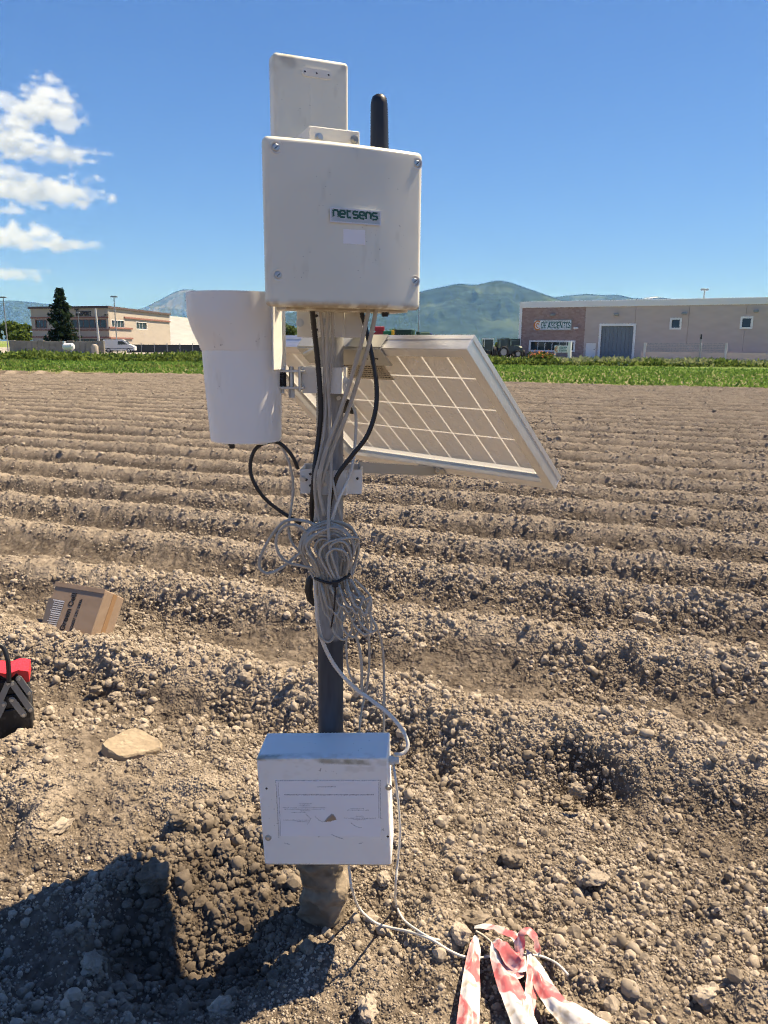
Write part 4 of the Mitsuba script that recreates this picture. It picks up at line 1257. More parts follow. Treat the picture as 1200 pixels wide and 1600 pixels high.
add('aerial', tube([[ap[0] + 0.0015, 1.70, 1.872], [ap[0], 1.70, at_top[2] - 0.02], [ap[0] - 0.0006, 1.70, at_top[2] - 0.010], [at_top[0], 1.70, at_top[2] - 0.003], [at_top[0], 1.70, at_top[2]]], [0.0195, 0.0172, 0.0158, 0.011, 0.003], 28), 'm_black', cb, smooth=45,
    label='black stub aerial rising behind the control box')
add('aerial_base', box(0.20, 0.30, 0.03, 0.12, EH - 0.002, EH + 0.0, EM), 'm_enclosure', cb, smooth=False)

# --- patch antenna on top
AM = frame([-0.256, 1.893, 1.885], ex, ey, [0, 0, 1])
ua = lambda px, py: local(px, py, AM)
ah = ua(427, 79)[1]
aw = ua(545.5, 150)[0]
pa = thing('patch_antenna', 'flat off white panel antenna seen from behind above the control box', 'antenna')
add('shell', rbox(0, aw, 0, 0.045, 0, ah, 0.010, 16, AM), 'm_enclosure', pa)
px0, pz1 = ua(472, 107)
px1, pz0 = ua(518, 123)
bar = LineString([(0.008, 0), (px1 - px0 - 0.008, 0)]).buffer(0.009)
ba = add('back_bar', mv(prism(bar, 0.004), facing(px0, (ua(495, 115)[1]), AM, 0.0015)), 'm_clamp', pa, smooth=False)
for px, py in ((476, 111.5), (494.5, 115), (513, 118)):
    x, z = ua(px, py)
    add('hole', mv(lathe([(0, 0), (0.0022, 0), (0.0022, 0.0004), (0, 0.0004)], 12), facing(x, ua(495, 115)[1], AM, -0.0026)), 'm_black', ba, smooth=False)
x0_, z0_ = ua(484, 126)
add('rib', [box(x0_ + q, x0_ + q + 0.0012, -0.0004, 0.003, ua(484, 215)[1], z0_, AM) for q in (0.0, 0.031)], 'm_enclosure', pa, smooth=False)
KM = frame([0, 0, 0], ex, ey, [0, 0, 1])
bo = on_plane(483, 205, POLE + ey * -0.055, ey)
BKM = frame([bo[0], bo[1], 0], ex, ey, [0, 0, 1])
bk_w = local(562, 215, BKM)[0]
bk_z = local(483, 196, BKM)[1]
bk = add('bracket', cbox(0, bk_w, 0, 0.006, bk_z - 0.085, bk_z, 0.0015, BKM), 'm_clamp', pa, smooth=False, label='pale sheet metal mounting bracket')
yb_ = (AM[:3, 3] - BKM[:3, 3]) @ ey
add('side_plate', [cbox(0.0, 0.005, 0.0065, yb_ - 0.001, bk_z - 0.085, bk_z - 0.001, 0.001, BKM), cbox(bk_w - 0.005, bk_w, 0.0065, yb_ - 0.001, bk_z - 0.085, bk_z - 0.001, 0.001, BKM)], 'm_clamp', bk, smooth=False)
for px, py in ((498, 215), (553, 219)):
    x, z = local(px, py, BKM)
    p = (BKM @ [x, -0.001, z, 1])[:3]
    bolt(pa, p, 0.006, -ey, 'bolt', 'm_steel', 0.010)

# --- rain gauge
GY = 1.745
rg_ = thing('rain_gauge', 'white plastic rain gauge with wide cream funnel left of the pole', 'rain gauge')


def gauge_part(rows, th=0.004, n=64):
    """stacked rings given as (height row, left and right outline in the photograph) at the gauge's distance; outside then inside wall"""
    ring = []
    for py, l, r in rows:
        z = at((l + r) / 2, py, GY)[2]
        xl, xr = at(l, py, GY)[0], at(r, py, GY)[0]
        ring.append(((xl + xr) / 2, (xr - xl) / 2, z))
    a = np.arange(n) * 2 * np.pi / n
    V = [np.stack([c + R * np.cos(a), GY + R * np.sin(a), a * 0 + z], -1) for c, R, z in ring]
    V += [np.stack([c + (R - th) * np.cos(a), GY + (R - th) * np.sin(a), a * 0 + z], -1) for c, R, z in ring[::-1]]
    V = np.vstack(V)
    m = len(ring) * 2
    i, j = np.meshgrid(np.arange(m), np.arange(n), indexing='ij')
    i2, j2 = (i + 1) % m, (j + 1) % n
    f = np.stack([i * n + j, i2 * n + j, i2 * n + j2, i * n + j2], -1).reshape(-1, 4)
    return trimesh.Trimesh(V, np.vstack([f[:, [0, 1, 2]], f[:, [0, 2, 3]]]), process=False), ring


fun, _ = gauge_part([(458.5, 292.5, 441), (462, 292, 441), (490, 293.5, 441), (500, 296, 441), (512, 300, 440.5), (524, 305, 440.5), (536, 311, 440.3), (547, 315.3, 440.3)], 0.0035)
add('funnel', fun, 'm_gauge_funnel', rg_, smooth=40, label='cream funnel top')
bod, rings = gauge_part([(547.2, 316.6, 439.6), (600, 321.3, 439.6), (640, 325.6, 439.6), (685, 330.3, 439.6), (687.5, 331.5, 438.5)], 0.0035)
add('body', bod, 'm_gauge_body', rg_, smooth=40)
c, R, z = rings[-2]
add('base_plate', lathe([(0, 0), (R - 0.005, 0), (R - 0.005, 0.004), (0, 0.004)], 48, yawed([c, GY, z + 0.002])), 'm_gauge_body', rg_, smooth=30)
c, R, z = (at(366, 500, GY)[0], 0.09, at(366, 520, GY)[2])
add('inner_cone', lathe([(0.012, -0.06), (0.055, 0.0), (0.095, 0.045), (0.093, 0.048), (0.053, 0.004), (0.010, -0.055), (0.012, -0.06)], 48, yawed([c, GY, z + 0.02])), 'm_gauge_funnel', rg_)
w0, w1 = at(427, 530, 1.69), at(441.5, 530, 1.72)
zt_, zb_ = at(434, 478, 1.70)[2], at(434, 577, 1.70)[2]
wp = Polygon([(w0[0], 1.672), (w0[0] + 0.003, 1.669), (w1[0], 1.712), (w1[0], 1.775), (w0[0], 1.775)])
wm = prism(wp, zt_ - zb_)
wm.apply_translation([0, 0, zb_])
add('mount_plate', wm, 'm_gauge_body', rg_, smooth=False, label='flat white mounting back of the gauge')
cp = at(365, 690, GY)
add('cable_plug', [cyl([cp[0], GY - 0.02, cp[2] + 0.02], [cp[0], GY - 0.02, cp[2] - 0.004], 0.0085, 16), cyl([cp[0], GY - 0.02, cp[2] - 0.004], [cp[0], GY - 0.02, cp[2] - 0.012], 0.0065, 16)], 'm_black', rg_)
add('drain_nut', cyl([at(412, 690, GY)[0], GY - 0.03, cp[2] + 0.012], [at(412, 690, GY)[0], GY - 0.03, cp[2] - 0.001], 0.013, 18), 'm_gauge_body', rg_)

# --- solar panel
paz, pti = math.radians(43.7), math.radians(42.4)
ph = np.array([math.cos(paz), -math.sin(paz), 0])
ps = np.array([math.sin(paz) * math.cos(pti), math.cos(paz) * math.cos(pti), -math.sin(pti)])
pn = np.cross(ph, ps)
po = EYEP + ray(607.2, 585.6) * 1.87
SPM = frame(po, ph, ps, pn)
pu, pv = 0.0696 * 1.87 / 1.75, 0.1025 * 1.87 / 1.75
U0, U1, V0, V1 = -5.55 * pu, 4.42 * pu, -1.20 * pv, 3.36 * pv
sp = thing('solar_panel', 'framed solar panel tilted away and seen from behind right of the pole', 'solar panel')
FWD, LIP, ZB, ZF = 0.0035, 0.026, -0.033, 0.006


def rail(x0, x1, y0, y1, side):
    """aluminium section: outer web with grooves, lip on the back, seat for the laminate"""
    parts = []
    if side in 'tb':
        yo, sgn = (y0, 1) if side == 't' else (y1, -1)
        q = lambda a, b, z0, z1, e0=0.0, e1=0.0: cbox(x0 + e0, x1 - e1, min(yo + sgn * a, yo + sgn * b), max(yo + sgn * a, yo + sgn * b), z0, z1, 0.0006, SPM)
    else:
        xo, sgn = (x0, 1) if side == 'l' else (x1, -1)
        q = lambda a, b, z0, z1, e0=0.0, e1=0.0: cbox(min(xo + sgn * a, xo + sgn * b), max(xo + sgn * a, xo + sgn * b), y0 + e0, y1 - e1, z0, z1, 0.0006, SPM)
    parts.append(q(0.0015, 0.005, ZB, ZF))                  # web
    parts.append(q(0.0, 0.0052, ZB - 0.0002, ZB + 0.011))    # raised bands that leave a groove between them
    parts.append(q(0.0, 0.0052, ZF - 0.012, ZF + 0.0002))
    parts.append(q(0.0053, LIP, ZB, ZB + 0.0025))           # back lip
    parts.append(q(0.0053, 0.014, -0.0045, -0.0025))        # seat
    return parts


for side, nm in (('t', 'top frame rail'), ('b', 'bottom frame rail'), ('l', 'left frame rail'), ('r', 'right frame rail')):
    e = 0.0002 if side in 'lr' else 0.0
    add('frame_rail', rail(U0 - e, U1 + e, V0 - e, V1 + e, side), 'm_alu', sp, smooth=False, label=nm)
add('backsheet', mv((np.array([[U0 + 0.006, V0 + 0.006, 0], [U1 - 0.006, V0 + 0.006, 0], [U1 - 0.006, V1 - 0.006, 0], [U0 + 0.006, V1 - 0.006, 0]]), np.array([[0, 1, 2], [0, 2, 3]])) and
    trimesh.Trimesh(np.array([[U0 + 0.006, V0 + 0.006, 0], [U1 - 0.006, V0 + 0.006, 0], [U1 - 0.006, V1 - 0.006, 0], [U0 + 0.006, V1 - 0.006, 0]]), np.array([[0, 1, 2], [0, 2, 3]]), process=False), SPM), 'm_backsheet', sp, smooth=False, label='cream backsheet with light showing between the cells')
gap = 0.0022
for i in range(-5, 4):
    for j in range(-1, 3):
        x0_, x1_ = max(i * pu + gap, U0 + 0.012), (U1 - 0.020 if i == 3 else (i + 1) * pu - gap)
        y0_, y1_ = max(j * pv + gap, V0 + 0.010), (V1 - 0.030 if j == 2 else (j + 1) * pv - gap)
        add('cell', box(x0_, x1_, y0_, y1_, 0.0008, 0.0013, SPM), 'm_cell', sp, smooth=False)
usp = lambda px, py: (lambda p: (p @ ph, p @ ps))(on_plane(px, py, po, pn) - po)
# rating label on the backsheet, with its rows of fine print
lx0, ly0 = usp(546, 565)
lx1, ly1 = usp(622, 605)
lb = add('rating_label', box(-2.9 * pu, 0.10 * pu, -0.62 * pv, 0.16 * pv, -0.0016, -0.0006, SPM), 'm_backlabel', sp, smooth=False, label='brown rating label with small print')
rgl = np.random.default_rng(3)
ink = []
for r_ in range(9):
    yy = -0.50 * pv + r_ * 0.07 * pv
    x_ = -2.7 * pu
    while x_ < -0.05 * pu:
        w = rgl.uniform(0.002, 0.011)
        ink.append(box(x_, x_ + w, yy, yy + 0.0028, -0.0019, -0.00165, SPM))
        x_ += w + 0.0025
add('small_print', ink, 'm_ink', lb, smooth=False, kind='stuff')
# top bracket plates and bottom arm
tb_x0, tb_x1 = usp(487, 540)[0], usp(616, 540)[0]
tbk = add('top_bracket', [cbox(tb_x0, tb_x1, V0 - 0.004, V0 - 0.0005, ZB - 0.001, ZF - 0.002, 0.0008, SPM), cbox(tb_x0, tb_x1, V0 - 0.0005, V0 + 0.055, ZB - 0.0045, ZB - 0.001, 0.0008, SPM)], 'm_bracket_grey', sp, smooth=False, label='grey steel angle along the top frame rail')
for px in (548, 590, 607):
    x, y = usp(px, 549)
    add('slot', box(x - 0.009, x + 0.004, V0 + 0.028, V0 + 0.034, ZB - 0.0049, ZB - 0.0044, SPM), 'm_black', tbk, smooth=False)
tA = np.array([POLE[0] + 0.01, 1.832, at(540, 540, 1.83)[2]])
tB = po + ph * ((tb_x0 + tb_x1) / 2 - 0.06) + ps * (V0 + 0.02) + pn * (ZB - 0.004)
for dx in (-0.03, 0.045):
    add('top_arm', tube([tA + [dx, 0, 0], tB + [dx * 1.5, 0, 0]], 0.006, 8), 'm_bracket_grey', sp)
mb = on_plane(660, 713, po + pn * ZB, pn)
mbu, mbv = (mb - po) @ ph, (mb - po) @ ps
fl = add('flange', cbox(mbu - 0.045, mbu + 0.045, V1 - 0.024, V1 - 0.001, ZB - 0.0045, ZB - 0.001, 0.0008, SPM), 'm_bracket_grey', sp, smooth=False)
for d in (-0.028, 0.028):
    p = po + ph * (mbu + d) + ps * (V1 - 0.02) + pn * (ZB - 0.004)
    bolt(sp, p, 0.0055, -pn, 'bolt', 'm_steel', 0.009)
p0 = at(560, 731, 1.80)
p1 = po + ph * (mbu + 0.01) + ps * (V1 - 0.010) + pn * (ZB - 0.006)
d = (p1 - p0) / np.linalg.norm(p1 - p0)
side = np.cross(d, [0, 0, 1])
side /= np.linalg.norm(side)
AMx = frame(p0, d, np.cross(np.cross(d, side), d), np.cross(d, side))
add('bottom_arm', cbox(0, np.linalg.norm(p1 - p0), -0.002, 0.002, -0.014, 0.012, 0.0008, AMx), 'm_bracket_grey', sp, smooth=False, label='flat grey arm from the lower clamp to the bottom rail')
jx, jy = usp(548, 630)
add('junction_box', cbox(jx - 0.035, jx + 0.010, jy - 0.022, jy + 0.022, -0.022, -0.001, 0.003, SPM), 'm_black_rubber', sp, smooth=False, label='black junction box')

# --- lower cabinet
lxv = np.array([0.309, -0.018, 0.0145])
lxv /= np.linalg.norm(lxv)
lyv = np.array([0.058, 0.998, 0.0])
lyv = lyv - lxv * (lyv @ lxv)
lyv /= np.linalg.norm(lyv)
LM = frame([-0.2825, 1.6455, 0.2615], lxv, lyv, np.cross(lxv, lyv))
LW, LH, LD = 0.3085, 0.2835, 0.122
ul = lambda px, py: local(px, py, LM)
bb = thing('battery_cabinet', 'white sheet metal cabinet with a torn paper notice low on the pole', 'cabinet')
add('cover', cbox(0, LW, 0, LD, 0, LH, 0.0022, LM), 'm_box', bb, smooth=False)
add('back_box', cbox(0.004, LW - 0.006, 0.006, LD - 0.002, -0.006, -0.0003, 0.001, LM), 'm_bracket_grey', bb, smooth=False)
for px, py in ((607, 1230), (419, 1309)):
    x, z = ul(px, py)
    s = add('screw', mv(lathe([(0, 0.0035), (0.004, 0.003), (0.0058, 0.0), (0.0058, -0.002), (0, -0.002)], 18), facing(x, z, LM, -0.0003)), 'm_steel', bb)
    add('washer', mv(lathe([(0.006, 0.0008), (0.0082, 0.0004), (0.0082, -0.001), (0.006, -0.001), (0.006, 0.0008)], 20), facing(x, z, LM, -0.0004)), 'm_bracket_grey', s)
add('screw_hole', [mv(lathe([(0, 0), (0.0028, 0), (0.0028, 0.0005), (0, 0.0005)], 14), facing(*ul(px, py), LM, -0.0002)) for px, py in ((416.5, 1232), (606, 1307))], 'm_black', bb, smooth=False)
ax0, az1 = ul(431, 1219)
ax1, az0 = ul(595, 1300)
no = add('notice', cbox(ax0, ax1, -0.0007, 0.0005, az0 - 0.012, az1, 0.0002, LM), 'm_paper', bb, smooth=False, label='faded paper notice stuck on upside down and torn in the middle')
rgt = np.random.default_rng(11)
ink = []


def print_row(px0, px1, py, h):
    x, z = ul(px0, py)
    xe = ul(px1, py)[0]
    while x < xe:
        w = rgt.uniform(0.0012, 0.0042)
        ink.append(box(x, min(x + w, xe), -0.0010, -0.00072, z - h * rgt.uniform(0.35, 0.6), z + h * rgt.uniform(0.35, 0.6), LM))
        x += w + rgt.uniform(0.0004, 0.0013)


print_row(496, 526, 1229, 0.0018)
print_row(444, 585, 1241.5, 0.0026)
for r_ in ((465, 487, 1255.5), (468, 484, 1258.5), (442, 510, 1261.5), (445, 507, 1264), (470, 485, 1266.5), (455, 478, 1269), (443, 483, 1281), (464, 481, 1283.5), (548, 570, 1263), (542, 577, 1265.5),
           (556, 568, 1275), (536, 588, 1278), (552, 572, 1280.5)):
    print_row(r_[0], r_[1], r_[2], 0.0013)
add('small_print', ink, 'm_ink_grey', no, smooth=False, kind='stuff')
ink = []
for (a, b), (c, d_) in (((431, 1219), (595, 1219)), ((595, 1219), (595, 1279)), ((592, 1222), (592, 1278)), ((431, 1219), (436, 1309)), ((435, 1222), (439, 1306))):
    A, B = np.array(ul(a, b)), np.array(ul(c, d_))
    t = (B - A) / np.linalg.norm(B - A)
    nrm = np.array([-t[1], t[0]]) * 0.0004
    ink.append(mv(prism(Polygon([A - nrm, B - nrm, B + nrm, A + nrm]), 0.0003), facing(0, 0, LM, -0.0008)))
add('border_line', ink, 'm_ink_grey', no, smooth=False)
tri = Polygon([ul(*q_) for q_ in ((504, 1285), (512, 1276), (519, 1269.5), (523, 1272), (527.5, 1280), (515, 1283.5))])
tri = affinity.scale(tri, 0.85, 0.85)
add('tear', mv(prism(tri, 0.0004), facing(0, 0, LM, -0.0009)), 'm_ink_grey', no, smooth=False)
add('tear_backing', mv(prism(Polygon([ul(*q_) for q_ in ((508.5, 1283.5), (514, 1277.8), (519.5, 1273.2), (522.5, 1275), (525.5, 1280.2), (516, 1282.8))]), 0.0005), facing(0, 0, LM, -0.0012)), 'm_tan_board', no, smooth=False)
scr = []
for pts in (((518, 1303), (525, 1307), (536, 1310.5)), ((445, 1317), (452, 1319)), ((560, 1318), (568, 1316)), ((493, 1276), (498, 1281), (505, 1284)), ((600, 1294), (597, 1297)), ((478, 1272), (486, 1279), (480, 1289)), ((548, 1285), (556, 1291), (565, 1293))):
    scr.append(mv(prism(LineString([ul(*q_) for q_ in pts]).buffer(0.0005), 0.0002), facing(0, 0, LM, -0.00075)))
add('scratch', scr, 'm_ink_grey', bb, smooth=False)
gp = (LM @ [LW, 0.055, 0.245, 1])[:3]
add('cable_gland', [cyl(gp, gp + lxv * 0.012, 0.011, 20), cyl(gp + lxv * 0.012, gp + lxv * 0.024, 0.0085, 20)], 'm_cable_white', bb)

# ------------------------------------------------------------------ cables
def cable(name, pts, r, m, label, cat='cable', group=None, per=8, n=9):
    """pts: (px, py, distance) along the cable; a fourth value 'g' drops the point onto the ground"""
    P = []
    for q_ in pts:
        if len(q_) == 2:
            p = atz(q_[0], q_[1])
            for _ in range(4):
                p = atz(q_[0], q_[1], float(ground_z(p[0], p[1])) + r + 0.019)
        else:
            p = at(*q_)
        P.append(p)
    return add(name, tube(spline(P, per), r, n), m, smooth=True, label=label, cat=cat, group=group)


cable('cable', [(487, 478, 1.66), (491, 515, 1.69), (496, 560, 1.705), (500, 610, 1.712), (501, 650, 1.715), (497, 690, 1.715), (492, 730, 1.705), (489, 765, 1.705), (487, 792, 1.72), (489, 820, 1.735)], 0.0058, 'm_black', 'thick black cable running down the left side of the pole')
cable('cable', [(563, 480, 1.72), (572, 515, 1.72), (582, 560, 1.715), (588.5, 605, 1.71), (586, 645, 1.705), (573, 682, 1.70), (550, 712, 1.70), (530, 738, 1.70), (521, 760, 1.705), (515, 790, 1.71), (512, 820, 1.72)], 0.0052, 'm_black', 'thick black cable bowing out in front of the solar panel')
cable('cable', [(466, 733, 1.74), (456, 712, 1.735), (438, 693, 1.73), (418, 691, 1.725), (399, 702, 1.72), (391, 727, 1.72), (396, 752, 1.72), (413, 778, 1.725), (440, 800, 1.735), (470, 818, 1.74)], 0.0042, 'm_black', 'black cable looping out below the rain gauge')
cable('cable', [(500, 478, 1.67), (504, 520, 1.692), (507, 570, 1.706), (509, 625, 1.715), (507, 670, 1.71), (499, 715, 1.698), (492, 745, 1.695), (493, 780, 1.70), (499, 815, 1.705), (505, 840, 1.70)], 0.0036, 'm_cable_grey', 'grey cable beside the thick black one at the left of the pole')
cable('cable', [(512, 478, 1.67), (511, 530, 1.694), (511, 580, 1.704), (515, 640, 1.712), (517, 700, 1.705), (517, 750, 1.696), (514, 790, 1.69), (513, 825, 1.672), (516, 855, 1.668), (522, 890, 1.675)], 0.0040, 'm_cable_grey', 'grey cable hanging straight down the middle of the pole over the coil')
cable('cable', [(519, 478, 1.675), (520, 530, 1.698), (516, 580, 1.708), (513, 640, 1.718), (516, 700, 1.712), (519, 745, 1.70), (527, 785, 1.70), (535, 818, 1.71)], 0.0032, 'm_cable_grey', 'thin grey cable crossing to the right above the coil')
cable('cable', [(577, 478, 1.66), (566, 530, 1.672), (549, 590, 1.685), (531, 645, 1.69), (514, 690, 1.69), (502, 730, 1.69), (499, 765, 1.695), (507, 805, 1.70)], 0.0047, 'm_cable_grey', 'left one of the two slanting grey cables before the pole')
cable('cable', [(589, 478, 1.665), (577, 535, 1.68), (559, 595, 1.695), (539, 655, 1.70), (520, 700, 1.70), (506, 742, 1.70), (497, 775, 1.705), (493, 815, 1.71)], 0.0047, 'm_cable_grey', 'right one of the two slanting grey cables before the pole')
cable('cable', [(549, 628, 1.84), (556, 650, 1.80), (555, 690, 1.775), (551, 725, 1.74), (541, 755, 1.715), (527, 785, 1.70), (519, 812, 1.70)], 0.0038, 'm_cable_white', 'cream cable coming down from the junction box of the solar panel')
cable('cable', [(430, 685, 1.735), (444, 705, 1.735), (455, 735, 1.735), (458, 765, 1.735), (455, 795, 1.73), (451, 820, 1.725), (454, 843, 1.715), (466, 860, 1.705), (480, 870, 1.70)], 0.0030, 'm_cable_grey', 'thin grey cable hanging from the bottom of the rain gauge')

# the coil: one long cable wound in loops, gathered by a black tie
rgc = np.random.default_rng(21)
TIE = (522, 905, 1.700)
coil_path = []


def loop(ctrl):
    coil_path.extend(ctrl)


strands = []
for i in range(12):                      # upper fan of the coil: nested arcs from the tie, up over the left side and back
    f = i / 11
    j_ = rgc.uniform(-4.5, 4.5, 10)
    L_, R_, tp_y = 465 + 33 * f + j_[0], 557 - 17 * f + j_[1], 814 + 33 * f + j_[2]
    dep = 1.708 - 0.034 * (1 - (2 * f - 1) ** 2) + rgc.uniform(-0.006, 0.006)
    strands.append([(497 + 22 * f + j_[3], 908, 1.694), (L_ + 13 + 4 * f, 884 + j_[4], dep + 0.004), (L_, 858 - 3 * f + j_[5], dep), (L_ + 9, 833 + 8 * f + j_[6], dep), (L_ + 30, tp_y + 3, dep), ((L_ + R_) / 2 + 8, tp_y, dep),
                    (R_ - 11, tp_y + 10, dep), (R_, tp_y + 31 + j_[7], dep + 0.003), (R_ - 2 - 5 * f, 872 + j_[8], dep + 0.004), (548 - 16 * f + j_[9], 900, 1.694)])
strands.append([(520, 905, 1.668), (505, 880, 1.664), (500, 862, 1.662), (512, 848, 1.660), (534, 842, 1.660), (556, 840, 1.664), (560, 846, 1.674), (551, 866, 1.68), (545, 890, 1.685)])
strands.append([(524, 905, 1.666), (514, 884, 1.660), (511, 868, 1.658), (522, 858, 1.656), (538, 862, 1.658), (545, 878, 1.664), (541, 898, 1.675)])
strands.append([(530, 905, 1.668), (522, 880, 1.662), (516, 856, 1.660), (528, 846, 1.658), (541, 850, 1.660), (548, 868, 1.668), (544, 890, 1.68)])
add('cable_coil', [tube(spline([at(*q_) for q_ in st_], 7), 0.0031, 8) for st_ in strands], 'm_cable_grey', smooth=True, label='bunched coil of grey cable tied to the pole below the lower clamp', cat='cable coil')
strands = []
for i in range(13):                      # the loops that hang below the tie, spreading to the right
    f = i / 12
    j_ = rgc.uniform(-3, 3, 8)
    xs_, xe_ = 494 + 52 * f + j_[0] * 0.5, 500 + 66 * f ** 0.8 + j_[1]
    ye_ = (1002 - 14 * f if i % 3 == 0 else 972 - 8 * f if i % 3 == 1 else 958) + j_[2]
    dep = 1.700 - 0.016 * (i % 3) + rgc.uniform(-0.003, 0.003)
    hook = 24 if i % 3 == 0 else 14
    strands.append([(xs_, 905, 1.688), (xs_ + 0.30 * (xe_ - xs_) - 1, 905 + 0.35 * (ye_ - 905), dep), (xs_ + 0.72 * (xe_ - xs_), 905 + 0.74 * (ye_ - 905), dep), (xe_ + 3, ye_ - 9, dep), (xe_ + 3 + hook * 0.5, ye_, dep + 0.002),
                    (xe_ + hook, ye_ - 7, dep + 0.006), (min(xe_ + hook + 6, 579), ye_ - 26, dep + 0.010), (xs_ + 0.62 * (xe_ - xs_) + hook * 0.7 + 4, 934 + j_[3], dep + 0.012), (xs_ + 7, 905, 1.694)])
add('cable_coil', [tube(spline([at(*q_) for q_ in st_], 7), 0.0031, 8) for st_ in strands], 'm_cable_grey', smooth=True, label='hanging lower loops of grey cable below the black tie', cat='cable coil')
cable('cable', [(500, 822, 1.70), (470, 813, 1.70), (445, 815, 1.70), (424, 838, 1.70), (408, 868, 1.70), (406, 888, 1.70), (420, 896, 1.70), (442, 886, 1.70), (462, 870, 1.70), (480, 858, 1.695)], 0.0036, 'm_cable_grey', 'larger grey loop sticking out left of the coil')
cable('cable', [(482, 834, 1.695), (466, 822, 1.69), (446, 822, 1.69), (432, 840, 1.69), (434, 862, 1.69), (448, 878, 1.69), (470, 884, 1.69), (492, 888, 1.69)], 0.0034, 'm_cable_grey', 'smaller grey loop sticking out left of the coil')
a = np.linspace(0, 2 * np.pi, 40)
tie = [at(488 + 60 * (0.5 - 0.5 * math.cos(t)) * 1.0, 906 - 4 * math.cos(t) + 6 * math.sin(t / 2) + (8 * (0.5 - 0.5 * math.cos(t)) if 0 else 0), 1.715 - 0.05 * math.sin(t)) for t in a]
tk_ = thing('cable_tie', 'black cable tie gathering the coil of grey cable', 'cable tie')
front = spline([at(486, 902, 1.75), at(490, 903, 1.705), at(503, 908, 1.672), at(520, 911, 1.662), at(537, 904, 1.672), at(550, 894, 1.705), at(552, 891, 1.75)], 8)
add('band', tube(front, 0.0036, 8), 'm_black_rubber', tk_, smooth=True)
hc = at(524, 912, 1.656)
add('head', cbox(hc[0] - 0.007, hc[0] + 0.007, hc[1] - 0.005, hc[1] + 0.005, hc[2] - 0.007, hc[2] + 0.007, 0.0015), 'm_black_rubber', tk_, smooth=False)
add('tail', tube(spline([at(524, 915, 1.655), at(523, 940, 1.66), at(521, 960, 1.668), at(517, 982, 1.68)], 6), [0.0022] * 18 + [0.001], 6), 'm_black_rubber', tk_, smooth=True)
cd = thing('cable_splice', 'black taped cable splice behind the coil at the left edge of the pole', 'cable splice')
add('sleeve', tube([at(488, 898, 1.745), at(484, 905, 1.745), at(482, 922, 1.745), at(485, 936, 1.745), at(491, 946, 1.75)], [0.004, 0.0085, 0.010, 0.0085, 0.004], 12), 'm_black', cd, smooth=True)

cable('cable', [(492, 902, 1.70), (494, 935, 1.70), (497, 975, 1.705), (505, 1005, 1.715), (523, 1040, 1.725), (550, 1071, 1.735), (580, 1094, 1.735), (608, 1116, 1.735), (628, 1140, 1.73), (637, 1160, 1.72), (635, 1172, 1.712), (627, 1178, 1.708), (616, 1179, 1.705)], 0.0048, 'm_cable_white', 'thick pale cable curving from the coil to the gland on the side of the cabinet')
cable('cable', [(556, 925, 1.72), (572, 950, 1.73), (590, 985, 1.75), (598, 1015, 1.77), (600, 1060, 1.785), (600, 1105, 1.79), (599, 1150, 1.80), (590, 1200, 1.80), (560, 1300, 1.80)], 0.0030, 'm_cable_grey', 'grey cable hanging farthest right of the pole down behind the cabinet')
cable('cable', [(565, 940, 1.725), (574, 975, 1.735), (577, 1020, 1.76), (575, 1060, 1.78), (568, 1095, 1.79), (563, 1125, 1.795), (561, 1160, 1.80), (560, 1220, 1.80)], 0.0030, 'm_cable_grey', 'grey cable swinging just right of the pole behind the cabinet')
cable('cable', [(552, 985, 1.72), (561, 1010, 1.725), (565, 1040, 1.73), (565, 1070, 1.735), (566, 1086, 1.737)], 0.0036, 'm_cable_grey', 'short pale grey cable end beside the pole above the cabinet')
cable('cable', [(541, 1000, 1.73), (542, 1030, 1.735), (546, 1052, 1.737), (553, 1066, 1.737)], 0.0026, 'm_cable_grey', 'short dark grey cable end touching the pole above the cabinet')
cable('cable', [(544, 1340, 1.71), (546, 1362, 1.71), (550, 1390, 1.70), (562, 1420), (585, 1441), (612, 1450), (640, 1456), (672, 1467), (700, 1484), (722, 1494), (745, 1497), (768, 1494), (800, 1492), (838, 1493), (858, 1499), (874, 1509), (888, 1524)], 0.0034, 'm_cable_white', 'pale cable from under the cabinet snaking along the ground beneath the tape')
cable('cable', [(613, 1188, 1.70), (617, 1210, 1.66), (622, 1250, 1.655), (625, 1300, 1.655), (621, 1350, 1.655), (618, 1385, 1.65), (619, 1412), (630, 1436), (650, 1452), (672, 1465), (687, 1469)], 0.0030, 'm_cable_white', 'pale cable hanging along the right side of the cabinet to the ground')
cable('cable', [(743, 1455), (755, 1462), (768, 1473), (780, 1487), (792, 1500)], 0.0034, 'm_cable_grey', 'short piece of pale cable lying in the knot of the tape')

# ------------------------------------------------------------------ things on the ground
def tape_tex(p, n, uv):
    t = uv.x * 5.6 + 0.35 * uv.y + 0.10 * (fb(p.x * 60, p.y * 60, p.z * 60, 2) - 0.5)
    red = smooth_(0.46, 0.52, t - dr.floor(t)) * (1 - smooth_(0.96, 1.0, t - dr.floor(t)))
    d = fb(p.x * 45, p.y * 45, p.z * 45, 3)
    w = mix_((0.60, 0.59, 0.575), (0.42, 0.37, 0.30), smooth_(0.52, 0.75, d))
    r = mix_((0.48, 0.12, 0.125), (0.57, 0.34, 0.325), smooth_(0.40, 0.62, d))
    return mix_(w, r, red)


mat('m_tape', mikit.proc(tape_tex), 0.38, 0.5)


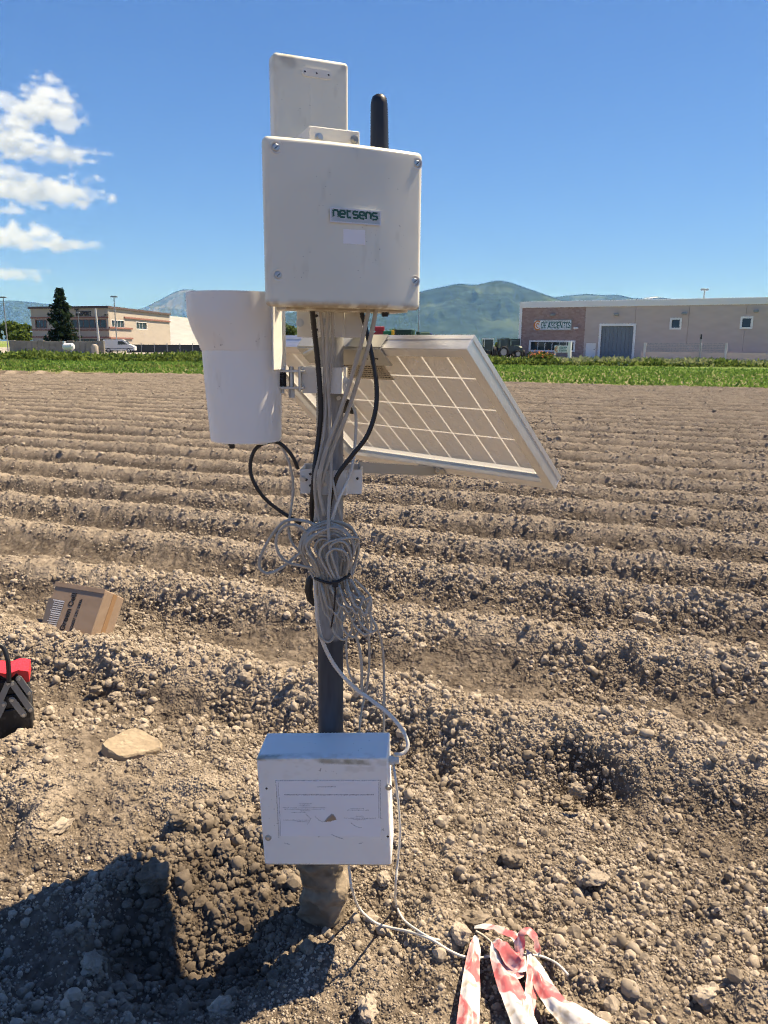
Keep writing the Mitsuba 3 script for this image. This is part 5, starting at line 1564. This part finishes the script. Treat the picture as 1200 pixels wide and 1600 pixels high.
def ribbon(pts, widths, u0, fold, seed, twist=None):
    """folded plastic tape: path through ground points with a height, width in metres, crease depth"""
    P = []
    for px, py, h in pts:
        p = atz(px, py)
        for _ in range(4):
            p = atz(px, py, float(ground_z(p[0], p[1], False)) + h)
        P.append(p)
    P = spline(P, 10)
    n, m = len(P), 9
    t = np.gradient(P, axis=0)
    t /= np.linalg.norm(t, axis=1, keepdims=True)
    a = np.cross(t, [0, 0, 1.0])
    a /= np.linalg.norm(a, axis=1, keepdims=True)
    up = np.cross(a, t)
    tw = np.zeros(n) if twist is None else np.interp(np.linspace(0, 1, n), np.linspace(0, 1, len(twist)), twist)
    a, up = a * np.cos(tw)[:, None] + up * np.sin(tw)[:, None], up * np.cos(tw)[:, None] - a * np.sin(tw)[:, None]
    w = np.interp(np.linspace(0, 1, n), np.linspace(0, 1, len(widths)), widths)
    c = np.linspace(-0.5, 0.5, m)
    L = np.concatenate([[0], np.cumsum(np.linalg.norm(np.diff(P, axis=0), axis=1))])
    V = P[:, None] + a[:, None] * (c[None, :, None] * w[:, None, None]) + up[:, None] * (fold * w[:, None] * (np.cos(c * 3.1)[None, :] + 0.35 * np.sin(c * 11 + seed)[None, :]))[..., None]
    V = V + 0.0045 * (meshkit.noise(V.reshape(-1, 3) * 55, seed).reshape(n, m)[..., None] - 0.5) * up[:, None] * 2
    uv = np.stack([np.broadcast_to(L[:, None] + u0, (n, m)), np.broadcast_to(c[None, :], (n, m))], -1).reshape(-1, 2)
    i, j = np.meshgrid(np.arange(n - 1), np.arange(m - 1), indexing='ij')
    f = np.stack([i * m + j, i * m + j + 1, (i + 1) * m + j + 1, (i + 1) * m + j], -1).reshape(-1, 4)
    return trimesh.Trimesh(V.reshape(-1, 3), np.vstack([f[:, [0, 1, 2]], f[:, [0, 2, 3]]]), process=False), uv


tp_ = thing('barrier_tape', 'crumpled red and white barrier tape knotted round a cable on the ground', 'barrier tape')
for nm, pts, ws, u0, fold, tw in (
        ('strand', [(744, 1462, .03), (742, 1480, .035), (738, 1510, .04), (735, 1550, .04), (731, 1600, .035), (728, 1640, .03)], [.010, .028, .036, .045, .050, .05], 0.045, .16, [0.4, 0.1, 0, 0, 0]),
        ('strand', [(772, 1474, .05), (778, 1495, .05), (789, 1525, .05), (803, 1560, .05), (820, 1600, .045), (838, 1640, .04)], [.016, .040, .050, .055, .055, .055], 0.005, .20, [0.2, 0, 0, 0.1]),
        ('strand', [(824, 1485, .055), (830, 1515, .05), (829, 1545, .05), (826, 1575, .045), (822, 1612, .04)], [.014, .030, .030, .028, .03], 0.03, .25, [0.9, 0.7, 0.5, 0.6]),
        ('strand', [(826, 1488, .05), (838, 1515, .055), (852, 1545, .055), (872, 1572, .05), (905, 1596, .045), (950, 1625, .04)], [.014, .038, .045, .05, .075, .085], 0.02, .22, [0.2, 0, -0.1, 0.2]),
        ('loop', [(742, 1450, .04), (765, 1453, .055), (788, 1459, .065), (806, 1468, .065), (815, 1484, .055)], [.014, .030, .036, .034, .02], 0.035, .30, [0.5, 0.9, 0.7, 0.4]),
        ('loop', [(813, 1512, .045), (812, 1490, .06), (813, 1470, .075), (819, 1458, .085), (832, 1464, .08), (838, 1480, .06), (842, 1490, .045)], [.02, .030, .036, .040, .040, .036, .02], 0.02, .25, [1.0, 0.9, 0.6, 0.2, -0.2]),
        ('knot', [(774, 1472, .05), (788, 1484, .06), (800, 1497, .062), (812, 1506, .055), (820, 1500, .05)], [.02, .045, .055, .045, .02], 0.055, .32, [0.2, 0.5, -0.2, 0.3]),
        ('knot', [(778, 1500, .035), (792, 1512, .045), (806, 1520, .045), (816, 1515, .04)], [.02, .040, .040, .02], 0.05, .32, [0.0, 0.4, -0.2])):
    m_, uv_ = ribbon(pts, ws, u0, fold, 7 + len(labels) % 13, tw)
    add(nm, m_, 'm_tape', tp_, smooth=True, uv=uv_)

# flat stone
stp = Polygon([atz(*q_, 0.02)[:2] for q_ in ((158, 1171), (164, 1165), (201, 1146), (212, 1144), (228, 1149), (246, 1160), (253, 1168), (252, 1176), (226, 1184), (194, 1190), (186, 1189), (168, 1180))])
gzs = 0.017
sm = []
for f_, z_ in ((0.0, 0.024), (-0.008, 0.016), (-0.004, -0.01), (0.01, -0.04)):
    b_ = stp.buffer(-f_) if f_ <= 0 else stp.buffer(-f_)
    b_ = affinity.scale(stp, 1 - (0.05 if z_ > 0.02 else 0.0), 1 - (0.05 if z_ > 0.02 else 0.0))
    sm += [(x, y, z_ + gzs) for x, y in list(b_.exterior.coords)[:-1]]
st = trimesh.convex.convex_hull(np.array(sm))
st = tm(Manifold(mi and __import__('manifold3d').Mesh(np.asarray(st.vertices, np.float32), np.asarray(st.faces, np.uint32))).refine_to_length(0.012))
vv = st.vertices
vv = vv + 0.012 * (meshkit.fbm(vv * 22, 3, 5)[:, None] - 0.5) * [0.8, 0.8, 0.6]
add('flat_stone', trimesh.Trimesh(vv, st.faces, process=False), 'm_stone', smooth=30, label='large flat tan stone lying right of the tool box', cat='stone')

# cardboard carton
mat('m_card', mikit.proc(lambda p, n, uv: mix_((0.265, 0.192, 0.135), (0.33, 0.245, 0.178), fb(p.x * 12, p.y * 12, p.z * 30, 3))), 0.85, 0.15)
mat('m_card_tape', (0.30, 0.185, 0.10), 0.4, 0.4)
mat('m_print_grey', (0.17, 0.145, 0.125), 0.6, 0.3)
mat('m_print_white', (0.62, 0.60, 0.57), 0.5, 0.3)
BLc, BRc = at(59, 990, 3.72), at(138, 1005, 3.60)
cx_ = (BRc - BLc) / np.linalg.norm(BRc - BLc)
dTL = ray(88, 910)
TLc = EYEP + dTL * (((BLc - EYEP) @ cx_) / (dTL @ cx_))
cz_ = (TLc - BLc) / np.linalg.norm(TLc - BLc)
cy_ = np.cross(cz_, cx_)
CM = frame(BLc, cx_, cy_, cz_)
CW, CH = np.linalg.norm(BRc - BLc), np.linalg.norm(TLc - BLc)
uc = lambda px, py: local(px, py, CM)
ct = thing('carton', 'crushed brown cardboard carton with black lettering half sunk in a furrow', 'cardboard box')
cdv = 0.155
body = cbox(0, CW, 0, cdv, -0.03, CH, 0.004)
body = tm(Manifold(__import__('manifold3d').Mesh(np.asarray(body.vertices, np.float32), np.asarray(body.faces, np.uint32))).refine_to_length(0.02))
bv = body.vertices
bv += 0.005 * (meshkit.noise(bv * 17, 8)[:, None] - 0.5) * [0.5, 1, 1] * np.clip(bv[:, 1:2] / 0.03, 0, 1)
add('body', mv(trimesh.Trimesh(bv, body.faces, process=False), CM), 'm_card', ct, smooth=25)
add('flap', mv(cbox(-0.005, CW * 0.99, -0.0030, 0.0, CH - 0.020, CH + 0.004, 0.0008), CM @ frame([0, -0.0006, 0], [1, 0, 0], [0, 1, 0], [0, 0, 1])), 'm_card', ct, smooth=False)
add('flap', mv(cbox(0, CW, 0, 0.003, 0, 0.09, 0.0008), CM @ frame([-0.10, 0.10, CH + 0.008], [1, 0, 0], [0, 0, -1], [0, 1, 0])), 'm_card', ct, smooth=False)
add('packing_tape', cbox(CW - 0.001, CW + 0.0035, 0.062, 0.092, 0.0, CH - 0.002, 0.0005, CM), 'm_card_tape', ct, smooth=False)


def on_card(text, h, px, py, L, m, bold=True, shear=0.0):
    x, z = uc(px, py)
    t = meshkit.text_mesh(text, h, 0.001, bold)
    k_ = L / t.extents[0]
    t.apply_transform(np.diag([k_, 1.0, 1, 1]))
    M = CM @ frame([x, -0.0006, z], [0, 0, 1], [-1, 0, 0], [0, -1, 0])
    add('lettering', mv(t, M), 'm_ink', ct, smooth=False)


on_card('Green Cell', 0.030, 100, 986, np.hypot(*(np.array(uc(119, 927)) - uc(100, 986))), 'm_ink')
on_card('AGM07 12V 18Ah', 0.017, 112, 987, np.hypot(*(np.array(uc(129, 937)) - uc(112, 987))), 'm_ink', False)
w0_, w1_ = uc(76, 934), uc(102, 939)
w2_, w3_ = uc(88, 980), uc(65, 977)
add('print_field', mv(prism(Polygon([w0_, w1_, w2_, w3_]), 0.0006), facing(0, 0, CM, -0.0005)), 'm_print_grey', ct, smooth=False)
ln = []
for i in range(13):
    f_ = (i + 0.5) / 13
    A = np.array(w0_) * (1 - f_) + np.array(w3_) * f_
    B = np.array(w1_) * (1 - f_) + np.array(w2_) * f_
    A = A * 0.62 + B * 0.38 if i % 5 else A * 0.70 + B * 0.30
    ln.append(mv(prism(LineString([A, B * 0.97 + A * 0.03]).buffer(0.0022 if i % 6 else 0.0034, cap_style=2), 0.0006), facing(0, 0, CM, -0.0013)))
add('print_line', ln, 'm_print_white', ct, smooth=False)

# tool box cut by the left edge
mat('m_toolbox_red', (0.62, 0.025, 0.03), 0.35, 0.5)
mat('m_toolbox_black', mikit.proc(lambda p, n, uv: mix_((0.012, 0.012, 0.013), (0.055, 0.052, 0.048), smooth_(0.5, 0.8, fb(p.x * 50, p.y * 50, p.z * 30, 3)))), 0.5, 0.4)
mat('m_lever', (0.26, 0.265, 0.255), 0.45, 0.5, 0.4)
tx_ = np.array([0.93, 0.36, 0.0])
tx_ /= np.linalg.norm(tx_)
to = at(52, 1146, 2.72)
TBM = frame(to, tx_, [-tx_[1], tx_[0], 0], [0, 0, 1])
ut = lambda px, py: local(px, py, TBM)
tb = thing('tool_box', 'red and black cantilever tool box cut off by the left edge', 'tool box')
TW = 0.40
zlid = ut(48, 1060)[1]
add('body', cbox(-TW, 0, 0.0, 0.12, -0.04, ut(25, 1108)[1], 0.004, TBM), 'm_toolbox_black', tb, smooth=False)
zt0, zt1 = ut(25, 1108)[1], zlid
for i in range(2):
    a_, b_ = zt0 + (zt1 - zt0) * i / 2 + 0.002, zt0 + (zt1 - zt0) * (i + 1) / 2 - 0.002
    add('tray', cbox(-TW / 2 + 0.003, -0.003, 0.006, 0.114, a_, b_, 0.003, TBM), 'm_toolbox_black', tb, smooth=False)
    add('tray', cbox(-TW + 0.003, -TW / 2 - 0.003, 0.006, 0.114, a_, b_, 0.003, TBM), 'm_toolbox_black', tb, smooth=False)
zpk = ut(34, 1046)[1]
xm = ut(14, 1062)[0]
lidp = [(0.004, zlid - 0.012), (0.004, zlid + 0.030), (-0.030, zpk), (xm + 0.0005, zpk - 0.010), (xm + 0.0005, zlid + 0.006), (-0.036, zlid + 0.030), (-0.012, zlid - 0.014)]
add('lid', side_prism(lidp, 0.122, TBM @ frame([0, 0.06, 0], [1, 0, 0], [0, 1, 0], [0, 0, 1])), 'm_toolbox_red', tb, smooth=False, label='right half of the red lid')
lidq = [(2 * xm - x_, z_) for x_, z_ in lidp][::-1]
add('lid', side_prism(lidq, 0.122, TBM @ frame([0, 0.06, 0], [1, 0, 0], [0, 1, 0], [0, 0, 1])), 'm_toolbox_red', tb, smooth=False, label='left half of the red lid')
add('lid_tray', cbox(2 * xm, -0.006, 0.01, 0.11, zlid - 0.002, zlid + 0.004, 0.002, TBM), 'm_toolbox_black', tb, smooth=False)


def lever(pa_, pb_, w=0.011):
    A, B = np.array(ut(*pa_)), np.array(ut(*pb_))
    L_ = LineString([A, B]).buffer(w)
    k_ = add('lever', mv(prism(L_, 0.004), facing(0, 0, TBM, -0.006)), 'm_lever', tb, smooth=False)
    for q_ in (A, B):
        add('rivet', cyl((TBM @ [q_[0], -0.0105, q_[1], 1])[:3], (TBM @ [q_[0], -0.015, q_[1], 1])[:3], 0.006, 12), 'm_steel', k_, smooth=False)


for pa_, pb_ in (((30, 1059), (46, 1081)), ((20, 1067), (48, 1107)), ((19, 1092), (37, 1115)), ((13, 1066), (-8, 1112)), ((6, 1099), (-10, 1132))):
    lever(pa_, pb_)
hp0 = (TBM @ [xm, -0.012, ut(15, 1064)[1], 1])[:3]
hy = TBM[:3, 1]
p_up = (TBM @ [ut(12, 1028)[0], -0.012, ut(12, 1028)[1], 1])[:3]
p_tp = (TBM @ [ut(2, 1009)[0], 0.0, ut(2, 1009)[1], 1])[:3]
add('handle', tube(spline([hp0, (hp0 + p_up) / 2 + [0.002, 0, 0], p_up, p_tp, p_tp - tx_ * 0.05 + [0, 0, 0.006], p_tp - tx_ * 0.10 - [0, 0, 0.012], p_tp - tx_ * 0.115 - [0, 0, 0.06]], 8), 0.0085, 12), 'm_black', tb, smooth=True)

# dry twig by the carton
cable('twig', [(54, 903), (66, 904), (78, 905), (90, 910)], 0.0035, 'm_stone', 'pale dry stalk lying at the upper left corner of the carton', 'twig')

# ------------------------------------------------------------------ air
scene['air'] = {'type': 'homogeneous', 'albedo': {'type': 'rgb', 'value': [0.96, 0.96, 0.96]}, 'sigma_t': {'type': 'rgb', 'value': [1.1e-5, 2.4e-5, 5.4e-5]}}
scene['haze'] = {'type': 'cube', 'to_world': T().translate([0, 11000, 749]).scale([26000, 14000, 750]), 'bsdf': {'type': 'null'}, 'interior': {'type': 'ref', 'id': 'air'}}
tag('haze', kind='stuff')
